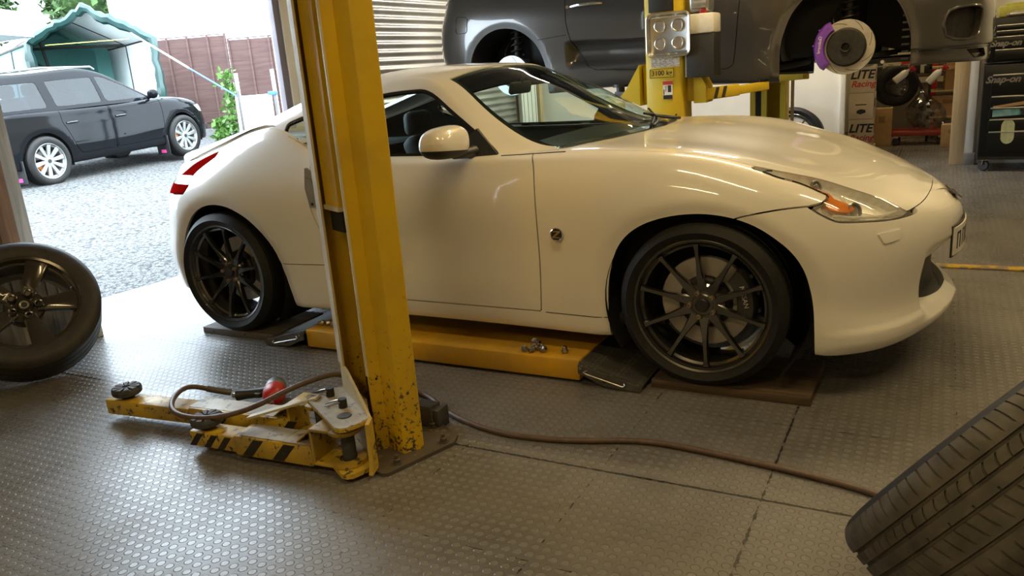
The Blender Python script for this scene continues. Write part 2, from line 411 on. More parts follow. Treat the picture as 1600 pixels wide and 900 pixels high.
def floor_mat():
    t = NT('grey_studded_rubber'); x, y, z = t.xyz()
    P = .036
    fx = t.math('SUBTRACT', t.math('FRACT', t.math('ADD', t.math('DIVIDE', x, P), .5)), .5)
    fy = t.math('SUBTRACT', t.math('FRACT', t.math('ADD', t.math('DIVIDE', y, P), .8)), .5)
    r = t.math('SQRT', t.math('ADD', t.math('MULTIPLY', fx, fx), t.math('MULTIPLY', fy, fy)))
    stud = t.ramp(r, (.31, 1.0), (.37, 0.0)); edge = t.ramp(r, (.30, 0.0), (.345, 1.0), (.39, 0.0))
    big = t.noise(2.2, 5, .6); fine = t.noise(70, 4, .6); wear = t.noise(9, 5, .65)
    # seams between interlocking tiles, a little ragged
    jag = t.math('MULTIPLY', t.math('SUBTRACT', t.noise(38, 2), .5), .012)
    def seam(v, o, p, w):
        a = t.math('FRACT', t.math('ADD', t.math('DIVIDE', t.math('SUBTRACT', v, o), p), .5))
        a = t.math('MULTIPLY', t.math('ABSOLUTE', t.math('SUBTRACT', a, .5)), p)
        return t.math('LESS_THAN', t.math('ADD', a, t.math('MULTIPLY', jag, 1.0)), w)
    brk = t.math('GREATER_THAN', t.noise(26, 2), .53)
    s1 = t.math('MULTIPLY', t.math('MAXIMUM', seam(x, 1.64, .515, .0016), seam(y, -1.6, .53, .0016)), brk)
    s2 = t.math('LESS_THAN', t.math('ADD', t.math('ABSOLUTE', t.math('ADD', y, 1.6)), t.math('MULTIPLY', jag, .8)), .0055)
    s3 = t.math('LESS_THAN', t.math('ADD', t.math('ABSOLUTE', t.math('SUBTRACT', x, 1.64)), t.math('MULTIPLY', jag, 1.6)), .0022)
    sm = t.math('MAXIMUM', s1, t.math('MAXIMUM', s2, s3))
    c = t.ramp(big, (.3, (.105, .10, .094)), (.7, (.17, .162, .152)))
    c = t.mix(t.math('MULTIPLY', stud, .35), c, (.24, .228, .212))
    c = t.mix(t.math('MULTIPLY', edge, .5), c, (.055, .05, .046))
    c = t.mix(t.ramp(wear, (.56, 0.0), (.72, .55)), c, (.085, .07, .055))
    c = t.mix(t.math('MULTIPLY', sm, .92), c, (.008, .007, .006))
    speck = t.ramp(t.noise(150, 2), (.74, 0.0), (.76, 1.0)); c = t.mix(t.math('MULTIPLY', speck, .5), c, (.05, .045, .04))
    ro = t.math('SUBTRACT', t.ramp(big, (.3, .30), (.7, .46)), t.math('MULTIPLY', stud, .10))
    t.set(Base_Color=c, Roughness=ro, Specular_IOR_Level=.42)
    h = t.math('ADD', t.math('MULTIPLY', stud, 1.0), t.math('MULTIPLY', fine, .22)); h = t.math('SUBTRACT', h, t.math('MULTIPLY', sm, 2.0))
    t.bump(h, .8, .0016); return t.m
MT['floor'] = floor_mat()
def gravel_mat():
    t = NT('pale_gravel'); v = t.vor(28); v2 = t.vor(60); n = t.noise(1.2, 4)
    c = t.ramp(v, (.0, (.19, .19, .186)), (.45, (.135, .135, .132)), (.8, (.022, .022, .022)))
    c = t.mix(t.ramp(n, (.4, 0.0), (.7, .35)), c, (.11, .11, .107)); c = t.mix(t.ramp(t.noise(45, 2), (.58, 0.0), (.66, .85)), c, (.03, .03, .03))
    t.set(Base_Color=c, Roughness=.9); t.bump(t.math('ADD', v, v2), 1.0, .02); return t.m
MT['gravel'] = gravel_mat()
MT['concrete'] = simple('pale_concrete', (.2, .195, .187), .85, 0, .2, 6, bump=.4, bscale=60)
MT['plaster'] = simple('cream_plaster', (.58, .52, .40), .85, 0, .06, 2)
MT['ceil'] = simple('grey_roof_lining', (.25, .22, .18), .8, 0, .2, 1.5)
MT['galv'] = simple('galvanised_cladding', (.46, .45, .43), .33, .85, .15, 3)
MT['render_white'] = simple('white_house_render', (.86, .87, .88), .9, 0, .02, 1)
MT['tarp'] = simple('green_tarpaulin', (.003, .035, .031), .4, 0, .1, 4, coat=.35)
MT['tarp_in'] = simple('backlit_green_tarpaulin', (.10, .27, .25), .6, 0, .12, 2)  # pale tone paints in the daylight glowing through the sheets
MT['tarp_white'] = simple('white_tarpaulin', (.72, .76, .75), .6, 0, .06, 3)
MT['leaf'] = simple('bright_leaves', (.075, .165, .028), .6, 0, .5, 8)
MT['leaf_dark'] = simple('hedge_leaves', (.045, .095, .02), .7, 0, .5, 5)
MT['lift_grey'] = simple('dark_grey_ramp_steel', (.11, .108, .10), .5, .4, .25, 20, bump=.1)
MT['tank'] = simple('black_oil_tank', (.02, .02, .02), .5, 0, .2)
# ---------------------------------------------------------------- the room and the yard
XW = -2.6                       # left wall with the open doorway
b = MB().prism([(XW - .06, -6), (7, -6), (7, 9.4), (XW - .06, 9.4)], -.1, 0, ex=(1,0,0), ey=(0,1,0), ez=(0,0,1)); struct('floor', b, MT['floor'], 0)
b = MB().box((2.2, 1.6, 3.45), (9.8, 15.8, .1)); struct('ceiling', b, MT['ceil'])
b = MB().box((XW - .09, -3.62, 1.7), (.14, 4.8, 3.4)); b.box((XW - .09, 0, 2.97), (.14, 2.44, .86)); b.box((XW - .09, 1.42, 1.7), (.14, .40, 3.4)); b.box((XW - .09, 5.6, 1.7), (.14, 8.0, 3.4))  # unseen door head kept low to limit daylight on the floor
struct('wall_left', b, MT['plaster'])
b = MB().box((-.78, 5.78, 1.7), (3.76, .12, 3.4)); b.box((1.62, 5.78, 2.95), (1.1, .12, .9)); b.box((4.66, 5.78, 1.7), (4.62, .12, 3.4)); struct('wall_back', b, MT['white_sheet'])
b = MB().box((7.02, 1.6, 1.7), (.12, 15.4, 3.4)); struct('wall_right', b, MT['plaster'])
b = MB().box((2.2, -6.05, 1.7), (9.6, .1, 3.4)); struct('wall_front', b, MT['plaster'])
b = MB().box((2.2, 9.45, 1.7), (9.6, .1, 3.4)); struct('wall_storeroom', b, MT['plaster'])
# corrugated cladding on the left wall
n = 240; V = []; F = []
zs = np.linspace(.15, 3.2, 40 * 8)
for y in (1.66, 5.05):
    for z in zs: V.append((XW - .02 + .016 + .013 * math.sin(2 * PI * z / .0762), y, z))
m = len(zs)
for i in range(m - 1): F.append((i, m + i, m + i + 1, i + 1))
struct('trim_1', MB().add(V, F), MT['galv'], 60)
# doorway jambs and sill
b = MB().bar((XW + .0, -1.19, 0), (XW + .0, -1.19, 3.0), .05, .13, up=(0, 1, 0), bev=.004); struct('trim_2', b, MT['oldwood'])
b = MB().bar((XW + .02, -1.275, 0), (XW + .02, -1.275, 3.0), .1, .1, up=(0, 1, 0), bev=.004); struct('trim_3', b, MT['brownwood'])
b = MB().bar((XW - .06, 1.235, 0), (XW - .06, 1.235, 3.0), .17, .05, up=(1, 0, 0), bev=.004); struct('trim_4', b, MT['purple_jamb'])
b = MB().prism([(XW - .5, -.03), (XW - .06, -.0), (XW - .02, .006), (XW + .03, .0), (XW + .03, -.05), (XW - .5, -.05)], -1.3, 1.25, ez=(0, 1, 0)); struct('trim_5', b, MT['concrete'])
# timber corner posts beside the store opening
b = MB().box((2.205, 5.66, 1.55), (.13, .06, 3.1), bev=.004); struct('trim_6', b, MT['pine'])
b = MB().box((2.31, 5.68, 1.6), (.085, .09, 3.0), bev=.003); struct('trim_7', b, MT['white_sheet'])
b = MB().box((2.32, 5.66, .06), (.1, .14, .12), bev=.004); struct('baseboard_back', b, MT['concrete'])
b = MB().box((1.085, 5.70, 1.55), (.05, .05, 3.1), bev=.003); struct('trim_8', b, MT['white_sheet'])
# metal threshold strip across the bay
b = MB().box((3.0, 1.30, .006), (3.2, .07, .012), bev=.004); struct('trim_9', b, worn('worn_yellow_floor_strip', (.50, .32, .03), chip=(.2, .16, .11), amount=.52, scale=14))
# the yard: gravel that rises away from the door
V = []; F = []; nx, ny = 90, 90
def ground_z(x): return max(0.0, .055 * (-2.95 - x)) - .03
for i in range(nx):
    x = -2.66 - 40 * (i / (nx - 1)) ** 2
    for j in range(ny):
        y = -14 + 44 * j / (ny - 1); V.append((x, y, min(ground_z(x), .62) + random.uniform(-.006, .006)))
for i in range(nx - 1):
    for j in range(ny - 1): F.append((i * ny + j, i * ny + j + 1, (i + 1) * ny + j + 1, (i + 1) * ny + j))
struct('ground', MB().add(V, F), MT['gravel'], 80)
# ---------------------------------------------------------------- wheels (axis along y, outer face towards -y, centre at the origin)
def tyre_mesh(R, rin, w, grooves=4, bulge=.012):
    h = w / 2; p = []
    p += [(rin - .012, -h + .012), (rin, -h + .004), (rin + .008, -h), ((R + rin) / 2, -h - bulge), (R - .022, -h - .002), (R - .008, -h + .010)]
    xs = np.linspace(-h + .026, h - .026, grooves)
    pr = [(R - .001, -h + .020)]
    for x in xs: pr += [(R, x - .006), (R - .007, x - .004), (R - .007, x + .004), (R, x + .006)]
    p += pr + [(R - .001, h - .020), (R - .008, h - .010), (R - .022, h + .002), ((R + rin) / 2, h + bulge), (rin + .008, h), (rin, h - .004), (rin - .012, h - .012)]
    return p
def rim_barrel(mb, r, w, lip=.012, mi=0, n=64):
    h = w / 2
    mb.lathe([(r, -h), (r + .002, -h - .006), (r - .004, -h - .010), (r - lip, -h - .006), (r - lip - .004, -h + .004), (r - .026, -h + .020), (r - .030, -h + .06),
              (r - .036, h - .05), (r - .02, h - .01), (r, h), (r - .006, h + .004), (r - .028, h - .016), (r - .046, h - .06), (r - .040, -h + .066), (r - .034, -h + .024), (r - .016, -h + .012)], n, (0,0,0), (0,1,0), mi, close=True)
def spoke_set(mb, n, r0, r1, prof, a0=0, mi=0, skew=0):
    # prof(t) -> (half width, front depth y, thickness); t runs from hub to rim
    ts = np.linspace(0, 1, 13)
    for k in range(n):
        a = a0 + 2 * PI * k / n; V = []; F = []
        for t in ts:
            hw, yf, th = prof(t); r = r0 + (r1 - r0) * t; aa = a + skew * t; d = np.array([math.cos(aa), 0, math.sin(aa)]); s = np.array([-math.sin(aa), 0, math.cos(aa)])
            for (u, dy) in ((-1, th), (-1.0, .006), (-.72, 0), (.72, 0), (1.0, .006), (1, th)): V.append(d * r + s * hw * u + np.array([0, yf + dy, 0]))
        m = 6
        for i in range(len(ts) - 1):
            for q in range(m - 1): F.append((i*m+q, i*m+q+1, (i+1)*m+q+1, (i+1)*m+q))
            F.append((i*m+m-1, i*m, (i+1)*m, (i+1)*m+m-1))
        F.append(tuple(range(m))); F.append(tuple((len(ts)-1)*m + q for q in range(m))[::-1]); mb.add(V, F, mi)
def ten_spoke_wheel(root, R, rin, w, face, tm='tyre', rm='rim', logo=True):
    """parts of a ten spoke wheel under root; face = y of the spoke faces near the rim"""
    MB().lathe(tyre_mesh(R, rin, w), 96, (0,0,0), (0,1,0)).build('tyre', MT[tm], root, 40)
    m = MB(); rim_barrel(m, rin + .006, w - .02)
    def prof(t):
        hw = .0085 + .018 * (1 - t) ** 3.2 + .006 * max(0, (t - .82) / .18) ** 2
        return hw, face + .010 + .028 * (1 - t) ** 1.4, .030 - .010 * t
    spoke_set(m, 10, .052, rin - .016, prof, PI / 2, skew=0)
    m.lathe([(0, face + .034), (.040, face + .034), (.044, face + .038), (.075, face + .040), (.084, face + .048), (.08, face + .09), (0, face + .09)], 40, (0,0,0), (0,1,0))
    rim = m.build('rim', MT[rm], root, 32)
    c = MB().lathe([(0, face + .022), (.023, face + .022), (.027, face + .026), (.028, face + .036), (0, face + .036)], 32, (0,0,0), (0,1,0)).build('centre_cap', MT['black'], rim)
    for k in range(5):
        a = PI / 2 + 2 * PI * k / 5 + .3; x, z = .049 * math.cos(a), .049 * math.sin(a)
        MB().lathe([(0, face + .030), (.005, face + .030), (.006, face + .020), (.008, face + .020), (.0105, face + .024), (.0105, face + .045), (.013, face + .047), (.0, face + .05)], 6, (x, 0, z), (0,1,0)).build('lug_nut', MT['bronze'], rim, 20)
    return rim
def brake_disc(parent, r, y, hat=.10, slots=0, mat='disc', hatmat='iron', name='brake_disc', th=.028):
    d = MB().lathe([(hat, y), (r - .002, y), (r, y + .002), (r, y + th), (hat, y + th)], 64, (0,0,0), (0,1,0)).build(name, MT[mat], parent, 30)
    hm = MB().lathe([(.024, y - .030), (.030, y - .032), (hat - .012, y - .030), (hat - .004, y - .024), (hat, y + .004), (hat + .006, y + .006), (hat, y + .02)], 48, (0,0,0), (0,1,0))
    hm.lathe([(0, y - .02), (.020, y - .022), (.026, y - .05), (.030, y - .052), (.033, y - .03)], 24, (0,0,0), (0,1,0))
    for k in range(5):
        a = 2 * PI * k / 5 + .6; hm.cyl((.057 * math.cos(a), y - .034, .057 * math.sin(a)), (.057 * math.cos(a), y - .02, .057 * math.sin(a)), .008, 12)
    hm.build('disc_hat', MT[hatmat], d, 30)
    if slots:
        s = MB()
        for k in range(slots):
            a = 2 * PI * k / slots; P = []
            for t in np.linspace(0, 1, 8):
                rr = hat + .016 + (r - hat - .022) * t; aa = a + .5 * t; P.append((rr * math.cos(aa), y - .0002, rr * math.sin(aa)))
            s.tube(P, .0016, 5)
        s.build('disc_slots', MT['iron'], d)
    return d
def caliper(parent, r, y, a0, a1, mat, name='brake_caliper', depth=.075, txt=None, tcol='decal_white', width=.052):
    m = MB(); n = 14; V = []; F = []; ro = r + .022; ri = r - width
    rows = [(ri + .006, y - depth), (ri, y - depth + .012), (ri, y + depth - .05), (ro, y + depth - .05), (ro, y - depth + .02), (ro - .012, y - depth)]
    for i in range(n + 1):
        a = a0 + (a1 - a0) * i / n; e = .006 if i in (0, n) else 0
        for q, (rr, yy) in enumerate(rows): V.append(((rr - e * (1 if rr > r else -1)) * math.cos(a), yy + (e if yy < y else 0), (rr - e) * math.sin(a)))
    k = len(rows)
    for i in range(n):
        for q in range(k): F.append((i*k+q, (i+1)*k+q, (i+1)*k+(q+1)%k, i*k+(q+1)%k))
    F.append(tuple(range(k))); F.append(tuple(n*k+q for q in range(k))[::-1]); m.add(V, F)
    for t in (.22, .5, .78):
        a = a0 + (a1 - a0) * t; m.cyl(((ro + .004) * math.cos(a), y - .02, (ro + .004) * math.sin(a)), ((ro + .004) * math.cos(a), y + .01, (ro + .004) * math.sin(a)), .008, 10)
    for t in (.08, .92):
        a = a0 + (a1 - a0) * t; m.cyl(((r - .01) * math.cos(a), y - depth - .004, (r - .01) * math.sin(a)), ((r - .01) * math.cos(a), y - depth + .01, (r - .01) * math.sin(a)), .007, 8)
    c = m.build(name, MT[mat], parent, 35)
    if txt:
        am = (a0 + a1) / 2; rm = r - width / 2 + .006; d = Vector((math.cos(am), 0, math.sin(am))); tdir = Vector((-math.sin(am), 0, math.cos(am)))
        ex = tdir if txt[1] else -tdir
        ey = Vector((0, -1, 0)).cross(ex)
        if len(txt) > 3: MB().tube([d * (rm + .002) + tdir * (-.052 + .009 * math.cos(a)) + d * .009 * math.sin(a) + Vector((0, y - depth - .001, 0)) for a in np.linspace(0, 2 * PI, 17)[:-1]], .0018, 5, closed=True).build('caliper_mark', MT[tcol], c); d = (d + tdir * .12).normalized() if False else d
        text_obj('caliper_lettering', txt[0], txt[2], MT[tcol], frame(d * rm + Vector((0, y - depth - .0012, 0)), ex, ey), c, .0006)
    return c
# ---------------------------------------------------------------- the white coupe
def tangent_normals(P):
    T = np.gradient(P, axis=0); T /= np.linalg.norm(T, axis=1, keepdims=True); return np.stack([T[:, 1], -T[:, 0]], 1)
def ring_body(plan, plan_t, prof_tab, zc, nlev, crown=(.35, .62), mid_raise=0.0):
    """plan: (x, y>=0) from nose to tail; prof_tab: {plan index: [(offset, z) * nlev]}; zc(x): centre line height.  returns keys (S, nlev+3, 3)"""
    plan = np.asarray(plan, float); n = len(plan)
    full = np.vstack([[plan[1, 0], -plan[1, 1]], plan, [plan[-2, 0], -plan[-2, 1]]])
    N = tangent_normals(full)[1:-1]; N = -N if N[n // 2][1] < 0 else N
    N[0] = (1, 0); N[-1] = (-1, 0)
    idx = sorted(prof_tab); tab = np.array([prof_tab[i] for i in idx], float)      # (m, nlev, 2)
    s = np.concatenate([[0], np.cumsum(np.linalg.norm(np.diff(plan, axis=0), axis=1))])
    pr = cspline(s[idx], tab, s)
    keys = []
    for i in range(n):
        row = []
        for k in range(nlev):
            o, z = pr[i, k]; q = plan[i] + N[i] * o; row.append((q[0], max(q[1], 0), z))
        x8, y8, z8 = row[-1]
        c = zc(x8)
        for t in (.38, .72): row.append((x8, y8 * (1 - t), z8 + (c - z8) * (1 - (1 - t) ** 2.0)))
        row.append((x8, 0, c)); keys.append(row)
    K = np.array(keys); K[0, :, 1] = 0; K[-1, :, 1] = 0
    for e in (0, -1): K[e, nlev:, 0] = K[e, nlev - 1, 0]; K[e, nlev:, 2] = K[e, nlev - 1, 2]
    return K
ZF, ZR = 1.275, -1.275
HUBZ = .36
plan = [(2.150, 0), (2.129, .17), (2.087, .34), (2.026, .50), (1.942, .66), (1.84, .775), (1.72, .850), (1.52, .900), (1.275, .916), (.90, .906), (.50, .897), (0, .893), (-.35, .895), (-.62, .903), (-.92, .917), (-1.275, .925), (-1.50, .905), (-1.66, .872), (-1.79, .785), (-1.895, .62), (-1.96, .38), (-1.985, .18), (-1.99, 0)]
LOWZ = (.195, .2, .279, .43, .56)
prof = {
 0: [(-.066,.180),(-.030,.184),(-.010,.235),(-.020,.315),(-.020,.40),(0,.49),(0,.565),(-.022,.628),(-.070,.672)],
 2: [(-.060,.180),(-.026,.184),(-.004,.238),(-.018,.32),(-.018,.41),(0,.50),(-.004,.580),(-.030,.642),(-.080,.686)],
 4: [(-.050,.180),(-.016,.184),(.006,.245),(-.008,.33),(-.006,.43),(-.002,.535),(-.014,.625),(-.045,.690),(-.100,.735)],
 6: [(-.045,.182),(-.012,.187),(.004,.262),(-.004,.37),(0,.48),(-.002,.585),(-.022,.690),(-.070,.765),(-.150,.812)],
 7: [(-.050,.188),(-.024,.192),(-.012,.279),(-.004,.43),(0,.56),(-.008,.67),(-.036,.762),(-.085,.826),(-.165,.865)],
 8: [(-.060,.192),(-.040,.197),(-.025,.279),(-.012,.43),(-.004,.56),(0,.70),(-.022,.812),(-.066,.884),(-.135,.924)],
 9: [(-.075,.190),(-.045,.195),(-.028,.279),(-.018,.43),(-.010,.56),(0,.71),(-.013,.835),(-.050,.915),(-.112,.954)],
 10: [(-.085,.192),(-.050,.197),(-.028,.279),(-.020,.43),(-.012,.56),(0,.71),(-.008,.83),(-.034,.905),(-.080,.946)],
 11: [(-.090,.194),(-.052,.199),(-.028,.279),(-.022,.43),(-.014,.56),(0,.70),(-.006,.82),(-.028,.898),(-.066,.940)],
 12: [(-.090,.192),(-.052,.197),(-.028,.279),(-.022,.43),(-.013,.56),(0,.70),(-.006,.82),(-.028,.900),(-.066,.944)],
 13: [(-.085,.190),(-.050,.195),(-.028,.279),(-.020,.43),(-.011,.56),(0,.71),(-.012,.83),(-.046,.910),(-.094,.962)],
 14: [(-.070,.190),(-.045,.195),(-.026,.279),(-.016,.43),(-.008,.56),(0,.71),(-.024,.845),(-.100,.985),(-.200,1.095)],
 15: [(-.055,.195),(-.038,.200),(-.024,.279),(-.014,.43),(-.006,.56),(0,.71),(-.030,.835),(-.108,.950),(-.212,1.040)],
 17: [(-.040,.235),(-.012,.240),(.006,.30),(.022,.43),(.012,.56),(-.004,.70),(-.036,.80),(-.092,.880),(-.150,.938)],
 18: [(-.045,.240),(-.014,.245),(.010,.30),(.026,.43),(.014,.56),(-.004,.69),(-.028,.785),(-.074,.865),(-.115,.920)],
 20: [(-.055,.250),(-.026,.255),(-.004,.31),(0,.43),(-.006,.56),(-.008,.69),(-.026,.785),(-.050,.870),(-.060,.940)],
 22: [(-.060,.255),(-.028,.260),(-.004,.31),(0,.43),(-.008,.56),(-.010,.69),(-.028,.79),(-.045,.875),(-.045,.950)],
}
ZC = [(2.09, .655), (2.08, .672), (2.03, .700), (1.93, .752), (1.8, .803), (1.6, .860), (1.3, .922), (1.0, .964), (.8, .980), (.5, .985), (0, .99), (-.6, .99), (-1.2, .985), (-1.6, .97), (-1.9, .955), (-1.95, .95), (-2.0, .95)]
K = ring_body(plan, None, prof, lambda x: float(curve1(x, ZC)[0]), 9)
K[0, 8:, 2] = .672
low = grid_surf(K, 330, 96)
if low.N[np.argmin(np.abs(low.V - np.array([0, .893, .7])).sum(1))][1] < 0: low = Surf(low.V, -low.N, [f[::-1] for f in low.F], low.P)
low = low.mirror()                                    # near side: y < 0
XZ = lambda s: s.V[:, [0, 2]]
XY = lambda s: s.V[:, [0, 1]]
archF = crv([(.886,.10),(.885,.20),(.884,.298),(.892,.416),(.925,.545),(.976,.623),(1.049,.675),(1.144,.708),(1.24,.722),(1.322,.720),(1.401,.705),(1.481,.673),(1.543,.632),(1.599,.582),(1.642,.515),(1.663,.447),(1.677,.361),(1.684,.205),(1.686,.10)], 80)
archR = crv([(-1.635,.10),(-1.622,.259),(-1.618,.35),(-1.602,.45),(-1.565,.555),(-1.51,.636),(-1.44,.692),(-1.36,.722),(-1.275,.732),(-1.19,.722),(-1.12,.697),(-1.05,.657),(-.99,.602),(-.93,.525),(-.892,.44),(-.872,.36),(-.858,.28),(-.852,.203),(-.85,.10)], 80)
# wheel arch lips turn in slightly towards the wheel
for A in (archF, archR):
    d = -sdf(XZ(low), A); side = (low.P[:, 1] < 7.2); w = .058
    k = np.where(side & (d < w), ((w - np.maximum(d, 0)) / w) ** 1.6, 0)
    low.V[:, 1] += .016 * k
def renorm(s):                                        # recompute normals after the displacement
    Fq = [f for f in s.F]; A = np.array([f[:4] if len(f) >= 4 else (*f, f[-1]) for f in Fq]); v = s.V
    fn = np.cross(v[A[:, 2]] - v[A[:, 0]], v[A[:, 3]] - v[A[:, 1]]); N = np.zeros_like(v)
    for k in range(4): np.add.at(N, A[:, k], fn)
    L = np.linalg.norm(N, axis=1, keepdims=True); N = np.where(L > 1e-10, N / np.maximum(L, 1e-12), s.N)
    mid = np.abs(v[:, 1]) < 1e-5; N[mid, 1] = 0; N /= np.maximum(np.linalg.norm(N, axis=1, keepdims=True), 1e-9)
    if (N * s.N).sum() < 0: N = -N
    return Surf(s.V, N, s.F, s.P)
low = renorm(low)
# the bumper corner ridge: the face turns inwards towards the mouth, over a proud lip
ya = np.abs(low.V[:, 1]); zz = low.V[:, 2]
k = np.clip((.50 - ya) / .09, 0, 1) * np.clip((zz - .235) / .05, 0, 1) * np.clip((.53 - zz) / .08, 0, 1) * (low.V[:, 0] > 1.8)
low.V[:, 0] -= .055 * k; low.V[:, 1] += np.where(k > 0, 0, 0)
k2 = np.clip((low.V[:, 0] - 1.70) / .15, 0, 1) * np.clip((.285 - zz) / .012, 0, 1) * np.clip((zz - .19) / .03, 0, 1)
low.V[:, 0] += .005 * k2; low.V[:, 1] -= .008 * k2 * (ya > .3)
low = renorm(low)
for A in (archF, archR): low = low.clip(np.maximum(-sdf(XZ(low), A), np.where(low.V[:, 1] < -.35, -1, 1) * .5 + (low.V[:, 1] + .35) * 0))
# cabin opening
cab = [(.70,-.735),(.79,-.5),(.85,-.25),(.87,0),(.87,.1),(-2.2,.1),(-2.2,-.60),(-1.6,-.66),(-1.25,-.69),(-1.0,-.70),(-.86,-.73),(-.62,-.795),(-.3,-.815),(.2,-.815),(.5,-.79)]
low = low.clip(-np.minimum(sdf(XY(low), cab), np.where(low.P[:, 1] > 7.5, 1.0, -1.0)))
inner = low.offset(-.018)
inner = inner.clip(np.where((inner.V[:, 0] > 1.35) & (inner.V[:, 2] < .95), -1.0, 1.0))
coupe = thing('white_coupe', 'white two-door coupe parked side-on in the workshop, black ten-spoke wheels on timber planks', 'car')
G = .003
def cut(s, d, g=G):
    return s.clip(d - g), s.clip(-d - g)
# bonnet
bon = np.vstack([crv([(.655,-.772),(.9,-.797),(1.15,-.795),(1.40,-.766)], 16), crv([(1.44,-.758),(1.57,-.715),(1.73,-.655),(1.86,-.60),(1.952,-.555)], 14), crv([(1.962,-.53),(1.996,-.40),(2.022,-.20),(2.028,0),(2.022,.20)], 16), [(.66,.2)]])
rem = low
dbon = np.minimum(sdf(XY(rem), bon), np.where(rem.P[:, 1] > 6.2, 1.0, -1.0))
p_bonnet, rem = cut(rem, dbon, .0014)
hl = np.vstack([crv([(1.438,.876),(1.52,.862),(1.62,.838),(1.73,.800),(1.83,.757),(1.90,.722),(1.985,.668)], 24), crv([(1.985,.664),(1.925,.665),(1.84,.674),(1.752,.683)], 8), crv([(1.735,.688),(1.69,.712),(1.645,.742)], 6), crv([(1.652,.744),(1.69,.752),(1.706,.768)], 6), crv([(1.705,.771),(1.665,.790),(1.60,.818),(1.535,.838),(1.487,.857),(1.442,.873)], 14)])
p_head, rem = cut(rem, np.minimum(sdf(XZ(rem), hl), np.where(rem.V[:, 1] < -.3, 1, -1)), .003)
bump = np.vstack([crv([(1.36,.686),(1.400,.703),(1.452,.718),(1.52,.731),(1.585,.739),(1.647,.7425)], 14), crv([(1.69,.712),(1.735,.688),(1.752,.683)], 4), crv([(1.84,.674),(1.925,.665),(1.985,.666)], 5), [(1.95,.70),(1.93,.80),(2.3,.80),(2.3,.0),(1.36,.0)]])
p_bump, rem = cut(rem, np.minimum(sdf(XZ(rem), bump), np.where(rem.V[:, 0] > 1.3, 1, -1)))
door = np.vstack([crv([(.545,.975),(.566,.942),(.584,.90),(.596,.80),(.597,.667),(.591,.474),(.578,.285)], 24), [(.576,.281),(-.44,.281)], crv([(-.46,.30),(-.50,.40),(-.547,.511),(-.585,.612),(-.622,.738),(-.630,.85),(-.622,.975)], 20)])
p_door, rem = cut(rem, np.minimum(sdf(XZ(rem), door), np.where(rem.V[:, 1] < -.6, 1, -1)))
tl = np.vstack([crv([(-1.340,.992),(-1.43,.968),(-1.53,.930),(-1.60,.888),(-1.70,.845),(-1.85,.79)], 18), crv([(-1.80,.770),(-1.68,.776),(-1.535,.782)], 6), crv([(-1.500,.822),(-1.492,.875),(-1.41,.932),(-1.335,.972)], 10)])
p_tail, rem = cut(rem, np.minimum(sdf(XZ(rem), tl), np.where(rem.V[:, 1] < -.3, 1, -1)))
# grille mouth in the bumper
gr = np.vstack([crv([(0,.462),(.20,.460),(.36,.452),(.46,.425)], 10), crv([(.472,.385),(.455,.335),(.38,.297),(.2,.276),(0,.274)], 14), [(-.1,.274),(-.1,.462)]])
dg = np.minimum(sdf(np.stack([-p_bump.V[:, 1], p_bump.V[:, 2]], 1), gr), np.where(p_bump.V[:, 0] > 1.9, 1, -1))
p_grille, p_bump = cut(p_bump, dg, 0.0)
p_bonnet.both().build('bonnet', MT['white'], coupe)
fb = p_bump.both().build('front_bumper', MT['white'], coupe, .03)
p_grille.offset(-.03).both().build('grille_mesh', simple('black_grille_mesh', (.012, .012, .012), .5, bump=.6, bscale=120), fb, .03)
rem.both().build('body_shell', MT['white'], coupe)
inner.both().build('inner_shell', MT['inner'], coupe, 0)
for side in (p_door, p_door.mirror()): side.build('door', MT['white'], coupe)
doors = [o for o in coupe.children if o.name.startswith('door')]
for side in (p_tail, p_tail.mirror()):
    o = side.offset(.001).clip(np.abs(side.V[:, 2] - .852) - .022).build('tail_lamp', MT['redlens'], coupe, .02); side.offset(.001).clip(.022 - np.abs(side.V[:, 2] - .852)).build('clear_lens', MT['whitelens'], o, .02)
